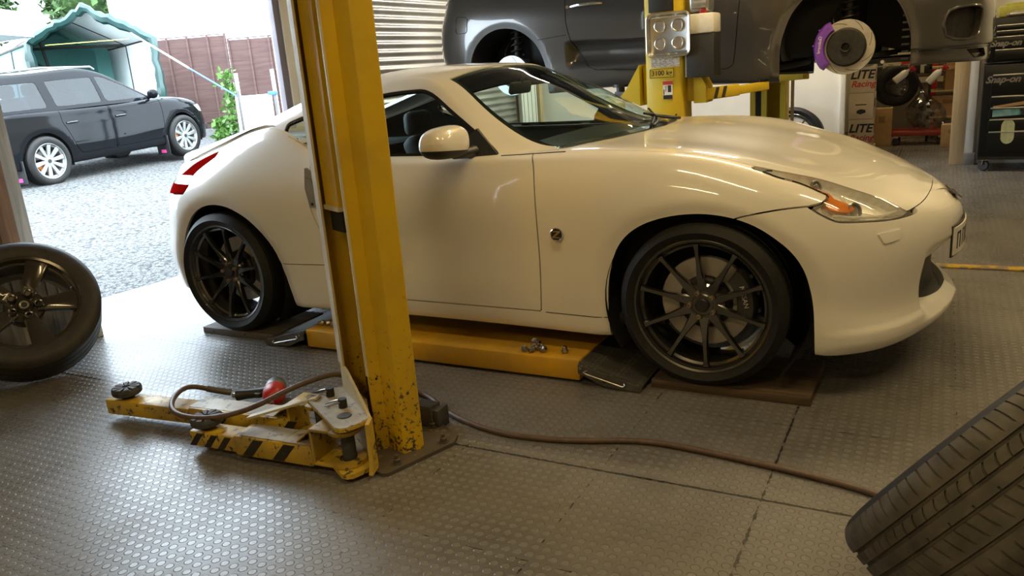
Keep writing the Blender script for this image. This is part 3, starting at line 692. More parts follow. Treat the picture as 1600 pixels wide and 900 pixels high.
# crease/shut line details on the sill: a slim step strip
for side in (p_head, p_head.mirror()):
    sg = -1 if side.V[:, 1].mean() < 0 else 1
    hsurf = side.offset(-.034); lamp = hsurf.build('headlamp', simple('lamp_housing_silver', (.90, .89, .85), .3, .25, .15, 40), coupe, -.03)
    side.build('headlamp_lens', MT['lens'], lamp, 0)
    # dark bezel along the rim
    edge = np.vstack([hl, hl[:1]])
    d = np.abs(sdf(XZ(side), hl)); bz = side.offset(-.002).clip(.0035 - d)
    bz.build('lamp_bezel', MT['black'], lamp, .006)
    # amber side strip
    am = np.vstack([crv([(1.55,.843),(1.62,.820),(1.675,.797),(1.715,.780)], 10), crv([(1.73,.764),(1.79,.735),(1.80,.722)], 5), crv([(1.78,.715),(1.725,.728),(1.705,.745)], 5), crv([(1.70,.775),(1.66,.795),(1.60,.818)], 8)])
    a = side.offset(-.012).clip(sdf(XZ(side), am)); a.build('indicator_strip', MT['amber'], lamp, .004)
    def onsurf(x, z, dep):
        i = np.argmin((side.V[:, 0] - x) ** 2 + (side.V[:, 2] - z) ** 2); return Vector(side.V[i] - side.N[i] * dep), Vector(side.N[i])
    for (x, z, r) in ((1.80, .728, .028), (1.655, .818, .020)):
        m = MB(); c, nn = onsurf(x, z, .036); ax = Vector((.75, .55 * sg, .2)).normalized()
        m.lathe([(r + .006, .012), (r + .004, .020), (r, .020), (r - .004, .006), (r - .012, .004)], 24, c, ax)
        m.lathe([(r - .005, .006), (r * .55, .018), (0, .023)], 24, c, ax); m.build('projector', MT['satin'], lamp, 30)
    m = MB()
    P = [onsurf(x, z, .018)[0] for x, z in ((1.73,.705),(1.80,.695),(1.87,.690),(1.93,.690))]
    m.tube([tuple(q) for q in P], .006, 8); P = [onsurf(x, z, .030)[0] for x, z in ((1.755,.775),(1.775,.748),(1.80,.742))]; m.tube([tuple(q) for q in P], .007, 8)
    m.build('light_pipe', MT['whitelens'], lamp, 40)
# ---- greenhouse
GH = [  # belt, glass top / rail low, rail high, screen, mid, centre
 [(.70,.792,.926),(.685,.776,.944),(.648,.738,.958),(.622,.700,.962),(.775,.38,.974),(.825,0,.978)],
 [(.415,.814,.922),(.404,.800,.945),(.445,.742,.968),(.500,.690,.987),(.560,.37,1.085),(.600,0,1.085)],
 [(.25,.818,.938),(.245,.742,1.044),(.300,.700,1.052),(.352,.655,1.058),(.400,.35,1.172),(.415,0,1.185)],
 [(.09,.822,.938),(.092,.684,1.143),(.142,.648,1.156),(.190,.600,1.163),(.205,.33,1.252),(.215,0,1.270)],
 [(-.06,.824,.938),(-.061,.622,1.238),(-.020,.585,1.262),(.010,.540,1.272),(.045,.30,1.312),(.055,0,1.322)],
 [(-.33,.826,.942),(-.32,.606,1.238),(-.33,.560,1.282),(-.34,.500,1.302),(-.35,.28,1.336),(-.36,0,1.346)],
 [(-.60,.808,.954),(-.62,.640,1.190),(-.62,.570,1.248),(-.62,.500,1.278),(-.62,.28,1.318),(-.62,0,1.332)],
 [(-.82,.768,1.030),(-.86,.675,1.142),(-.86,.590,1.196),(-.86,.510,1.232),(-.86,.28,1.278),(-.86,0,1.296)],
 [(-1.0,.705,1.092),(-1.05,.690,1.105),(-1.07,.600,1.140),(-1.09,.510,1.165),(-1.10,.28,1.198),(-1.10,0,1.212)],
 [(-1.3,.685,1.030),(-1.32,.685,1.035),(-1.36,.600,1.066),(-1.38,.510,1.084),(-1.40,.28,1.108),(-1.40,0,1.118)],
 [(-1.6,.650,.950),(-1.62,.650,.958),(-1.68,.580,.994),(-1.70,.500,1.008),(-1.72,.28,1.030),(-1.72,0,1.036)],
 [(-1.74,.640,.905),(-1.76,.640,.915),(-1.86,.560,.950),(-1.92,.470,.966),(-1.97,.25,.984),(-1.985,0,.988)],
]
gh = grid_surf(np.array(GH), 200, 90)
i = np.argmax(gh.V[:, 2])
if gh.N[i][2] < 0: gh = Surf(gh.V, -gh.N, [f[::-1] for f in gh.F], gh.P)
gh = gh.mirror()
U, Q = lambda s: s.P[:, 0], lambda s: s.P[:, 1]
winS = np.vstack([[(.392,.949)], crv([(.36,.972),(.245,1.050),(.092,1.146),(-.02,1.215),(-.072,1.234)], 14), crv([(-.10,1.238),(-.32,1.229),(-.60,1.186),(-.78,1.150),(-.872,1.122)], 14), crv([(-.882,1.112),(-.874,1.062),(-.816,1.026),(-.70,.981),(-.62,.962)], 12), crv([(-.50,.955),(-.2,.951),(.15,.948)], 6)])
dS = np.minimum(sdf(XZ(gh), winS), 2.2 - Q(gh))
p_side, g2 = cut(gh, dS, 0.0)
dW = np.minimum((Q(g2) - 3.0) * .3, (4.0 - U(g2)) * .2)
p_ws, g2 = cut(g2, dW, 0.0)
dR = np.minimum((Q(g2) - 2.85) * .3, np.minimum((10.0 - U(g2)) * .2, (U(g2) - 7.0) * .2))
p_rw, g2 = cut(g2, dR, 0.0)
hatch, g2 = cut(g2, np.minimum((U(g2) - 6.75) * .2, (Q(g2) - 1.35) * .2), .0016)
roof_o = g2.both().build('roof_and_pillars', MT['white'], coupe, .02)
lining = g2.offset(-.022).both().build('headliner', MT['seat'], roof_o, 0)
hatch_o = hatch.both().build('tailgate', MT['white'], coupe, .02)
ws_o = p_ws.offset(-.004).both().build('windscreen', MT['ws'], coupe, 0)
ws_o.data.name = 'windscreen'
bz = p_ws.offset(-.0055).clip(.022 - np.minimum.reduce([np.abs((Q(p_ws) - 3.0) * .18), np.abs(U(p_ws) * .22), np.abs((4.0 - U(p_ws)) * .18)]))
bz.both().build('windscreen_surround', MT['trim'], ws_o, 0)
p_rw.offset(-.003).both().build('rear_window', MT['sg'], hatch_o, 0)
for side in (p_side, p_side.mirror()):
    d = sdf(XZ(side), winS); bp = np.abs(side.V[:, 0] + .625) - .045
    fr = side.offset(-.003).clip(np.maximum(.013 - d, -bp)); fo = fr.build('window_frame', MT['trim'], coupe, .012)
    gl = side.offset(-.006); gx, gq = cut(gl, side.V[:, 0] + .625, .0)
    gx.build('door_window', MT['sg'], fo, 0); gq.build('quarter_window', MT['sg'], fo, 0)
# seams between roof pillar and wing at the screen foot
k_ = np.where((np.abs(low.P[:, 1] - 8) < 1e-6) & (low.V[:, 0] > .40) & (low.V[:, 0] < .71))[0]; k_ = k_[np.argsort(low.V[k_, 0])]
m = MB(); m.tube([Vector(low.V[k]) + Vector((0, -.0005, .0005)) for k in k_], .0022, 6); m.tube([(.638,-.704,.966),(.662,-.735,.962),(.672,-.765,.956),(.674,-.795,.951)], .0018, 6)
m.build('pillar_seam', MT['inner'], roof_o)
# seams along the sill and behind the door
def seam(surf, pts, r, name, n=24):
    Q_ = []
    for px, pz in np.array([np.interp(np.linspace(0, 1, n), np.linspace(0, 1, len(pts)), [q[k] for q in pts]) for k in (0, 1)]).T:
        k = np.argmin((surf.V[:, 0] - px) ** 2 + (surf.V[:, 2] - pz) ** 2 + np.where(surf.V[:, 1] < -.5, 0, 9)); Q_.append((px, surf.V[k, 1] - .0004, pz))
    for sy in (1, -1): MB().tube([(a, b_ * sy, c) for a, b_, c in Q_], r, 5).build(name, MT['inner'], coupe)
seam(low, [(.60, .279), (.886, .276)], .0016, 'sill_seam'); seam(low, [(-.868, .430), (-.525, .434)], .0016, 'quarter_seam')
# cowl panel, wipers
V = []; F = []
for i, t in enumerate(np.linspace(-1, 1, 31)):
    y = .72 * t; xc = .855 - .19 * abs(t) ** 2.2; zc = .968 - .010 * t * t
    V += [(xc + .05, y, zc - .004), (xc - .05, y, zc - .012), (xc - .05, y, zc - .05)]
for i in range(30):
    for k in range(2): F.append((i*3+k, i*3+k+1, i*3+k+4, i*3+k+3))
cowl = MB().add(V, F).build('cowl_panel', MT['black'], coupe)
for y0, y1, x1 in ((-.10, .42, .58), (.34, .05, .68)):
    m = MB(); P = [(.845, y0, .985), (.80, y0 + (y1-y0)*.4, 1.0), (x1 + .10, y0 + (y1-y0)*.75, 1.02)]; m.tube([tuple(q) for q in crv(P, 10)], [.008 - .0003*k for k in range(10)], 6)
    m.tube([(.83, y0 + (y1-y0)*.05, .990), (.77, (y0+y1)/2, 1.015), (x1 + .07, y1, 1.035)], .006, 6); m.build('wiper', MT['black'], cowl)
# ---- wheels, arches, brakes
def liner(xc, r):
    m = MB(); m.lathe([(r, -.86), (r, -.45), (0, -.45)], 40, (xc, 0, HUBZ), (0, 1, 0), a0=PI - .25, a1=2 * PI + .25); return m
for xc, sy in ((ZF, 1), (ZR, 1), (ZF, -1), (ZR, -1)):
    m = MB(); r = .395; V = []; F = []; n = 40
    for i in range(n + 1):
        a = -.74 + (PI + 1.30) * i / n
        for y in (-.885 + .10 * max(0, -math.cos(a) * (1 if xc < 0 else -.6)) ** 2, -.52): V.append((xc + r * math.cos(a), y * sy, HUBZ + r * math.sin(a) * .985))
    for i in range(n): F.append((2*i, 2*i+1, 2*i+3, 2*i+2))
    V += [(xc, -.52 * sy, HUBZ)]; c = len(V) - 1
    for i in range(n): F.append((2*i+1, c, 2*i+3))
    m.add(V, F).build('arch_liner', MT['inner'], coupe, 60)
def coupe_wheel(xc, sy, rot, front):
    w = bpy.data.objects.new('wheel', None); w.empty_display_size = .1; COL.objects.link(w); w.parent = coupe
    yw = -.785 if front else -.78
    w.location = (xc, yw * sy, HUBZ); w.rotation_euler = (0, rot, 0 if sy > 0 else PI)
    wd = .245 if front else .285
    ten_spoke_wheel(w, .325, .262, wd, -wd / 2 + .004 - .0)
    return w
wf = coupe_wheel(ZF, 1, math.radians(-4), True); wr = coupe_wheel(ZR, 1, math.radians(7), False)
for w, xc, yw in ((wf, ZF, .785), (wr, ZR, .78)):
    c = dup(w, coupe); c.location = (xc, yw, HUBZ); c.rotation_euler = (0, .3, PI)
for xc, fr in ((ZF, True), (ZR, False)):
    b = bpy.data.objects.new('brake_assembly', None); b.empty_display_size = .1; COL.objects.link(b); b.parent = coupe; b.location = (xc, -.80 if fr else -.78, HUBZ)
    brake_disc(b, .178, -.012, .105)
    if fr: caliper(b, .178, -.0, math.radians(-22), math.radians(48), 'cal_grey', txt=('NISSAN', False, .026), depth=.05)
    else: caliper(b, .170, .0, math.radians(-25), math.radians(35), 'cal_grey', depth=.045)
# ---- door mirror (both sides)
MS = [(-.115, .0), (0, 0)]
def mirror(sy):
    # stations across y: housing outline in (x, z), a rounded wedge
    V = []; n = 28; ys = .5 - .5 * np.cos(np.linspace(0, PI, 20)); F = []
    for t in ys:
        e = (1 - abs(2 * t - 1) ** 3.2) ** .5 if 0 < t < 1 else .02
        for k in range(n):
            a = 2 * PI * k / n; c, s_ = math.cos(a), math.sin(a)
            px = (abs(c) ** .72) * (1 if c > 0 else -1); pz = (abs(s_) ** .72) * (1 if s_ > 0 else -1)
            hx = (.070 if px > 0 else .055) * (.06 + .94 * e ** .6); hz = (.072 if pz > 0 else .064) * (.04 + .96 * e ** .7)
            V.append((.245 + px * hx * 1.05 - .03 * t, -.865 - .225 * t, 1.018 + pz * hz * 1.06 - .022 * t * (pz > 0) + .006 * t))
    m = len(ys)
    for i in range(m - 1):
        for k in range(n): F.append((i*n+k, i*n+(k+1)%n, (i+1)*n+(k+1)%n, (i+1)*n+k))
    F.append(tuple(range(n))); F.append(tuple((m-1)*n+k for k in range(n))[::-1])
    V = np.array(V) * np.array([1, sy, 1]); return V, F
for sy in (1, -1):
    V, F = mirror(sy)
    def half(name, mat, par, top):
        me = MB().add(V, F).mesh(name, 50); bm = bmesh.new(); bm.from_mesh(me)
        bmesh.ops.bisect_plane(bm, geom=bm.verts[:] + bm.edges[:] + bm.faces[:], plane_co=(.245, -.9 * sy, .982), plane_no=Vector((0, .08 * sy, 1)), clear_inner=top, clear_outer=not top); bm.to_mesh(me); bm.free(); me.shade_smooth(); return link(name, me, mat, par)
    mo = half('wing_mirror', MT['black'], coupe, False); half('mirror_cap', MT['white'], mo, True)
    m = MB(); m.add([(.40, -.812*sy, .938), (.17, -.828*sy, .94), (.19, -.80*sy, .99), (.255, -.742*sy, 1.055), (.40, -.80*sy, .936), (.17, -.80*sy, .938), (.19, -.775*sy, .99), (.255, -.725*sy, 1.055)], [(0,1,2,3),(7,6,5,4),(0,3,7,4),(3,2,6,7),(2,1,5,6),(1,0,4,5)])
    m.tube([(.27, -.80*sy, .962), (.26, -.86*sy, .962), (.245, -.93*sy, .966)], [.028, .022, .02], 12); m.build('mirror_foot', MT['black'], mo, 40)
    m = MB(); m.box((.200, -.955*sy, 1.02), (.004, .10, .06), bev=.001); m.build('mirror_glass', MT['chrome'], mo)
# ---- door handles: upright pull behind the door shut line
for sy, dr in ((1, doors[0]), (-1, doors[1])):
    m = MB(); P = crv([(0,.0),(.012,.06),(.008,.13),(-.004,.165)], 10)
    m.prism([(-.612,.915),(-.566,.885),(-.552,.77),(-.562,.728),(-.612,.725),(-.628,.82)], -.914*sy, -.893*sy); h = m.build('door_handle', MT['silver'], dr)
    m = MB(); m.prism([(-.606,.872),(-.574,.862),(-.562,.772),(-.606,.768),(-.615,.82)], -.922*sy, -.905*sy); m.build('handle_grip', MT['silver'], h, 40)
    m = MB(); m.cyl((-.592, -.9145*sy, .743), (-.592, -.917*sy, .743), .008, 16); m.build('lock_barrel', MT['black'], h)
# ---- round badge behind the front wheel (plain letter on a black disc)
for sy in (1, -1):
    o = (.690, -.9085 * sy, .630); nrm = Vector((-.02, -1 * sy, .05)).normalized()
    m = MB().lathe([(.0, -.004), (.0275, -.004), (.0275, .003), (.0255, .0045), (.0235, .003)], 40, o, nrm); bd = m.build('wing_badge', MT['chrome'], coupe, 30)
    MB().lathe([(.0, .0032), (.0238, .0030)], 40, o, nrm).build('badge_face', MT['black'], bd)
    ex = Vector((sy, 0, 0)) if sy > 0 else Vector((-1, 0, 0))
    M = frame(Vector(o) + nrm * .0034, (1 * sy, 0, 0), (0, 0.05 * sy, 1)); zp = [(-.017,.015),(.018,.015),(.018,.0095),(-.006,-.010),(.017,-.010),(.015,-.015),(-.018,-.015),(-.018,-.0095),(.006,.010),(-.015,.010)]
    m = MB(); m.add([M @ Vector((a, c, 0)) for a, c in zp] + [M @ Vector((a, c, .0018)) for a, c in zp], [tuple(range(10))[::-1], tuple(range(10, 20))] + [(i, (i+1)%10, 10+(i+1)%10, 10+i) for i in range(10)]); m.build('badge_letter', MT['steel'], bd)
# ---- headlamp washer cover, nose emblem, plate
i = np.argmin((p_bump.V[:, 0] - 1.905) ** 2 + (p_bump.V[:, 2] - .606) ** 2)
ws_patch = np.array([(1.868,.628),(1.940,.628),(1.937,.594),(1.890,.588)])
for side in (p_bump, p_bump.mirror()):
    d = np.minimum(sdf(XZ(side), ws_patch), np.where(side.V[:, 0] > 1.5, 1, -1)); side.offset(.005).clip(d).build('washer_cover', MT['white'], fb, .012)
nose = p_bump.both(); i = np.argmin(np.abs(nose.V[:, 1]) * 2 + np.abs(nose.V[:, 2] - .652)); c = Vector(nose.V[i]); nn = Vector(nose.N[i]).normalized()
m = MB(); M = frame(c + nn * .002, (0, 1, 0), nn.cross(Vector((0, 1, 0))))
m.lathe([(.036, 0), (.040, .004), (.044, 0)], 40, c + nn * .005, nn); m.prism([(-.056,-.007),(.056,-.007),(.056,.007),(-.056,.007)], 0, .006, M.translation, M.col[0][:3], M.col[1][:3], M.col[2][:3])
m.build('nose_emblem', MT['chrome'], fb)
m = MB().lathe([(0, 0.0), (.037, .001)], 32, c + nn * .005, nn); m.build('emblem_back', MT['black'], fb)
def plate_strip(x0, h0, h1, w, off):
    V = []; F = []; ys = np.linspace(-w, w, 17)
    for y in ys:
        x = x0 - .62 * y * y
        for z in (h0, h1):
            for d in (0, off): V.append((x + d, y, z))
    for i in range(16):
        a, b_ = i * 4, i * 4 + 4
        F += [(a, b_, b_ + 2, a + 2), (a + 1, a + 3, b_ + 3, b_ + 1), (a, a + 1, b_ + 1, b_), (a + 2, b_ + 2, b_ + 3, a + 3)]
    F += [(0, 2, 3, 1), (64, 65, 67, 66)]; return MB().add(V, F)
pl = plate_strip(2.156, .445, .556, .262, .006).build('number_plate', MT['decal_white'], fb)
for k in range(6):
    y = -.205 + .078 * k; t = Vector((-1.24 * y, 1, 0)).normalized(); nrm = Vector((t.y, -t.x, 0)); c = Vector((2.1618 - .62 * y * y, y, .50)); m = MB()
    for u in (-.019, .019): m.bar(c + t * u - Vector((0, 0, .034)), c + t * u + Vector((0, 0, .034)), .0016, .013, up=t)
    m.bar(c - t * .019 + Vector((0, 0, .030)), c + t * .019 + Vector((0, 0, .030)), .0016, .010); m.build('plate_character', MT['decal_black'], pl)
m = plate_strip(2.151, .437, .564, .270, .006).build('plate_surround', MT['black'], pl)
# ---- cabin
m = MB(); m.box((-.45, 0, .22), (2.6, 1.50, .05)); m.box((-.45, 0, .5), (2.5, .22, .35), bev=.03); m.box((-1.35, 0, .75), (.9, 1.2, .35), bev=.05); m.box((.95, 0, .6), (.5, 1.4, .6)); m.build('cabin_floor', MT['inner'], coupe)
m = MB(); V = []; F = []; xs = ((.88, .93), (.70, .955), (.45, .965), (.28, .93), (.24, .80), (.34, .62))
for x, z in xs:
    for y in np.linspace(-.72, .72, 9): V.append((x, y, z + .015 * math.cos(y * 4)))
for a in range(5):
    for k in range(8): F.append((a*9+k, (a+1)*9+k, (a+1)*9+k+1, a*9+k+1))
m.add(V, F).build('dashboard', MT['black'], coupe, 60)
for y in (-.38, .38):
    s = MB(); s.box((-.28, y, .47), (.5, .48, .14), bev=.05); s.bar((-.52, y, .42), (-.78, y, .95), .46, .13, up=(1,0,0), bev=.05); s.box((-.83, y, 1.02), (.09, .24, .15), bev=.04)
    s.build('seat', MT['seat'], coupe, 50)
m = MB(); cst = Vector((.16, -.38, .84)); ax = Vector((-.9, 0, .42)).normalized(); e1 = Vector((0, 1, 0)); e2 = ax.cross(e1)
m.tube([cst + (e1 * math.cos(a) + e2 * math.sin(a)) * .18 for a in np.linspace(0, 2 * PI, 33)[:-1]], .013, 8, closed=True)
for a in (0.2, PI - .2, -PI / 2): m.bar(cst, cst + (e1 * math.cos(a) + e2 * math.sin(a)) * .18, .03, .015)
m.cyl(cst - ax * .06, cst + ax * .02, .05, 20); m.build('steering_wheel', MT['black'], coupe)
m = MB(); m.box((.10, 0, 1.20), (.03, .22, .065), bev=.015, rot=(0, .25, 0)); m.cyl((.105, 0, 1.21), (.135, 0, 1.295), .008, 8); m.build('rear_view_mirror', MT['black'], coupe)
qg = [o for o in coupe.children_recursive if o.name.startswith('quarter_window')][0]
gp = [Vector((-.862, -.752, 1.048)), Vector((-.665, -.765, .985))]; qv = np.array([v.co[:] for v in qg.data.vertices])
for q in gp: q.y = qv[np.argmin((qv[:, 0] - q.x) ** 2 + (qv[:, 2] - q.z) ** 2), 1] - .0025
ex_ = (gp[1] - gp[0]).normalized(); text_obj('glass_lettering', 'PERFORMANCE', .022, MT['decal_gold'], frame((gp[0] + gp[1]) / 2 + Vector((0, 0, .012)), ex_, Vector((0, -.35, 1))), qg, .0004, bold=.0008)
# rear wiper on the tailgate
m = MB(); m.tube([(-1.62, .02, 1.075), (-1.40, .10, 1.145), (-1.10, .22, 1.225)], .008, 6); m.tube([(-1.36, .0, 1.14), (-1.05, .26, 1.232)], .006, 6); m.build('rear_wiper', MT['black'], hatch_o)
# underbody
m = MB().box((0, 0, .24), (2.2, 1.55, .05), bev=.02); m.box((1.45, 0, .24), (.8, 1.0, .04)); m.box((-1.5, 0, .30), (.6, 1.1, .06)); m.cyl((ZF, -.75, HUBZ), (ZF, .75, HUBZ), .03); m.cyl((ZR, -.75, HUBZ), (ZR, .75, HUBZ), .03); m.build('underbody', MT['inner'], coupe)
# ---------------------------------------------------------------- the grey car raised on the second lift (local: x forward, near side -y, wheel hubs at z = 0)
def arch_poly(xc, zc, r, zb, drop=0.0, wide=0.0):
    a = np.radians(np.linspace(-8, 188, 60)); P = np.stack([xc + (r + wide * np.clip(-np.sin(a) + .3, 0, 1)) * np.cos(a), zc + r * np.sin(a)], 1)
    return np.vstack([P, [(P[-1, 0] - .01, zb), (P[0, 0] + .01, zb)]])
def shell(K, nu, nv, arches, cab, top_level, lip=.014):
    s = grid_surf(K, nu, nv); i = np.argmax(s.V[:, 1])
    if s.N[i][1] < 0: s = Surf(s.V, -s.N, [f[::-1] for f in s.F], s.P)
    s = s.mirror()
    for A in arches:
        d = -sdf(XZ(s), A); k = np.where((s.P[:, 1] < top_level - .6) & (d < .05), ((.05 - np.maximum(d, 0)) / .05), 0); s.V[:, 1] += lip * k
    s = renorm(s)
    for A in arches: s = s.clip(np.maximum(-sdf(XZ(s), A), np.where(s.V[:, 1] < -.35, -1, 1) * .5))
    if cab is not None: s = s.clip(-np.minimum(sdf(XY(s), cab), np.where(s.P[:, 1] > top_level - .5, 1.0, -1.0)))
    return s
sup = thing('raised_grey_coupe', 'dark grey metallic sports coupe raised on a two-post lift with its wheels off', 'car', (.179, 2.955, 1.270))
splan = [(2.165, 0), (2.150, .25), (2.105, .48), (2.02, .66), (1.88, .785), (1.68, .855), (1.275, .895), (.85, .890), (.40, .885), (-.10, .886), (-.55, .890), (-.90, .902), (-1.275, .907), (-1.62, .885), (-1.86, .80), (-2.03, .62), (-2.10, .38), (-2.125, .18), (-2.13, 0)]
sprof = {   # z relative to the hub
 0: [(-.05,-.15),(-.02,-.148),(-.02,-.055),(.0,-.045),(-.004,.06),(-.01,.18),(-.05,.29),(-.12,.35)],
 3: [(-.05,-.15),(-.02,-.148),(-.02,-.055),(.0,-.045),(0,.06),(0,.18),(-.03,.30),(-.11,.40)],
 5: [(-.05,-.15),(-.02,-.146),(-.018,-.055),(.0,-.045),(0,.08),(-.002,.22),(-.03,.36),(-.12,.47)],
 6: [(-.06,-.19),(-.03,-.185),(-.02,-.10),(-.012,.0),(0,.15),(0,.32),(-.035,.47),(-.13,.55)],
 8: [(-.085,-.185),(-.045,-.180),(-.022,-.10),(-.014,.02),(-.006,.18),(0,.36),(-.03,.51),(-.10,.60)],
 10: [(-.085,-.165),(-.045,-.160),(-.022,-.07),(-.012,.05),(-.004,.20),(0,.38),(-.03,.53),(-.10,.63)],
 12: [(-.05,-.14),(-.03,-.135),(-.014,-.05),(-.006,.08),(0,.24),(-.004,.42),(-.05,.57),(-.15,.68)],
 14: [(-.05,.06),(-.025,.065),(-.010,.11),(0,.17),(.005,.30),(-.02,.45),(-.07,.58),(-.13,.67)],
 16: [(-.06,.06),(-.03,.065),(-.010,.11),(0,.17),(.005,.30),(-.02,.45),(-.05,.58),(-.08,.69)],
 18: [(-.06,.06),(-.03,.065),(-.010,.11),(0,.17),(.005,.30),(-.02,.45),(-.05,.58),(-.08,.69)]}
SZC = [(2.2, .34), (2.05, .36), (1.9, .44), (1.6, .52), (1.2, .59), (.8, .635), (0, .66), (-1.2, .70), (-1.9, .71), (-2.2, .69)]
SK = ring_body(splan, None, sprof, lambda x: float(curve1(x, SZC)[0]), 8); SK[0, 7:, 2] = SK[0, 7, 2]; SK[-1, 7:, 2] = SK[-1, 7, 2]
aF = arch_poly(1.262, .035, .385, -.5, wide=.05); aR = arch_poly(-1.275, .0, .350, -.6, wide=.03)
scab = [(.75,-.70),(.85,-.3),(.88,.1),(-1.5,.1),(-1.5,-.45),(-.9,-.68),(-.3,-.73),(.3,-.74)]
sl = shell(SK, 260, 80, (aF, aR), scab, 7)
# concave scoop that runs along the door and ends in an intake ahead of the rear wheel
x, z = sl.V[:, 0], sl.V[:, 2]; zc = .105 - .03 * (x + .5); hw = .075 + .02 * np.clip((.2 - x), 0, 1)
sc = np.clip((.55 - x) / .95, 0, 1) ** 1.3 * np.clip((x + .73) / .05, 0, 1) * np.clip(1 - ((z - zc) / hw) ** 2, 0, 1) ** .7 * (sl.V[:, 1] < -.5)
sl.V[:, 1] += .075 * sc; sl = renorm(sl)
sin_ = sl.offset(-.02)
sd = np.vstack([crv([(-.735,.62),(-.722,.50),(-.712,.32),(-.66,.14),(-.60,.05),(-.55,.0)], 24), [(-.50,-.022),(.50,-.085)], crv([(.545,-.06),(.565,.1),(.585,.30),(.60,.42),(.62,.62)], 12)])
s_door, rest = cut(sl, np.minimum(sdf(XZ(sl), sd), np.where(sl.V[:, 1] < -.55, 1, -1)), .003)
sbon = np.vstack([[(.70,-.73),(1.2,-.74),(1.6,-.68)], crv([(1.85,-.58),(2.00,-.40),(2.05,-.15),(2.05,.1)], 10), [(.7,.1)]])
s_bon, rest = cut(rest, np.minimum(sdf(XY(rest), sbon), np.where(rest.P[:, 1] > 5.9, 1.0, -1.0)), .003)
lipd = np.minimum(-.062 - rest.V[:, 2], rest.V[:, 0] - 1.40)
s_lip, rest = cut(rest, lipd, .002)
duct = [(1.86,.02)] + list(map(tuple, crv([(1.84,.06),(1.86,.16),(1.90,.185),(1.98,.195),(2.045,.19),(2.058,.16),(2.05,.06),(2.03,.005),(1.97,-.008),(1.90,.0)], 30)))
s_duct, rest = cut(rest, np.minimum(sdf(XZ(rest), duct), np.where((rest.V[:, 1] < -.3) & (rest.V[:, 0] > 1.5), 1, -1)), 0)
rest.both().build('body_shell', MT['gmetal'], sup, .02)
sin_.clip(np.where((sin_.V[:, 0] > 1.7) | (np.abs(sin_.V[:, 1]) < .3), -1.0, 1.0)).both().build('inner_shell', MT['inner'], sup, 0)
s_bon.both().build('bonnet', MT['gmetal'], sup)
s_slot, s_lip = cut(s_lip, np.minimum(sdf(XZ(s_lip), [(1.985, -.070), (2.085, -.070), (2.10, -.125), (2.035, -.128)]), np.where(s_lip.V[:, 1] < -.3, 1, -1)), 0)
for q in (s_slot.offset(-.03), s_slot.offset(-.03).mirror()): q.build('splitter_slot', MT['iron'], sup, -.03)
s_lip.offset(-.004).both().build('front_splitter', MT['gmetal'], sup, .05)
for q in (s_duct.offset(-.045), s_duct.offset(-.045).mirror()): q.build('brake_duct', MT['iron'], sup, -.05)
for sd_ in (s_door, s_door.mirror()):
    d = sd_.build('door', MT['gmetal'], sup); sg = -1 if sd_.V[:, 1].mean() < 0 else 1
    y = .905 * sg
    m = MB(); m.tube([(-.665, y - .004*sg, .452), (-.60, y + .012*sg, .458), (-.48, y + .012*sg, .458), (-.41, y - .004*sg, .452)], [.012, .013, .013, .010], 10); hd = m.build('door_handle', MT['chrome'], d)
    m = MB(); m.cyl((-.695, y - .02*sg, .452), (-.695, y + .003*sg, .452), .013, 16); m.build('lock_barrel', MT['chrome'], hd)
for sy in (1, -1):
    Q_ = []
    for px, pz in duct[::2]:
        k = np.argmin((s_duct.V[:, 0] - px) ** 2 + (s_duct.V[:, 2] - pz) ** 2); Q_.append((s_duct.V[k, 0], s_duct.V[k, 1] * sy, s_duct.V[k, 2]))
    MB().tube(Q_, .009, 8, closed=True).build('duct_rim', MT['gmetal'], sup)
# fuel door outline and rear quarter seam
i = np.argmin
def son(px, pz, lift=.001):
    k = np.argmin((rest.V[:, 0] - px) ** 2 + (rest.V[:, 2] - pz) ** 2 + np.where(rest.V[:, 1] < 0, 0, 9)); return Vector((px, rest.V[k, 1] - lift, pz))
P = [(-1.73,.36),(-1.735,.46),(-1.72,.478),(-1.63,.470),(-1.605,.45),(-1.61,.36),(-1.625,.345),(-1.715,.345)]
m = MB(); Q_ = np.vstack([np.linspace(P[k], P[(k+1) % 8], 6)[:-1] for k in range(8)]); m.tube([son(*q) for q in Q_], .0028, 5, closed=True); m.build('fuel_door_seam', MT['inner'], sup)
m = MB(); m.tube([son(*q) for q in np.linspace((-.965,.235),(-.725,.252), 12)], .0025, 5); m.build('quarter_seam', MT['inner'], sup)
m = MB(); m.tube([son(*q) for q in crv([(-1.98,.60),(-1.86,.625),(-1.70,.64),(-1.55,.665)], 14)], .004, 5); m.build('boot_seam', MT['inner'], sup)
# cabin glass and roof (mostly above the picture)
SG = [[(.86,.72,.60),(.84,.68,.63),(.88,0,.66)],[(.30,.74,.62),(.20,.60,.86),(.22,0,.92)],[(-.05,.74,.63),(-.12,.56,.96),(-.10,0,1.0)],[(-.55,.73,.64),(-.58,.56,.96),(-.58,0,1.0)],[(-1.0,.66,.67),(-1.05,.52,.86),(-1.05,0,.91)],[(-1.55,.44,.69),(-1.58,.42,.72),(-1.6,0,.74)]]
g = grid_surf(np.array(SG), 50, 24); k = np.argmax(g.V[:, 2])
if g.N[k][2] < 0: g = Surf(g.V, -g.N, [f[::-1] for f in g.F], g.P)
rf, gl = cut(g, np.minimum(U(g) - 1.75, np.minimum(3.25 - U(g), Q(g) - .85)) * .2, .0)
rf.both().build('roof', MT['gmetal'], sup, 0); gl.both().build('cabin_glass', MT['trim'], sup, 0)
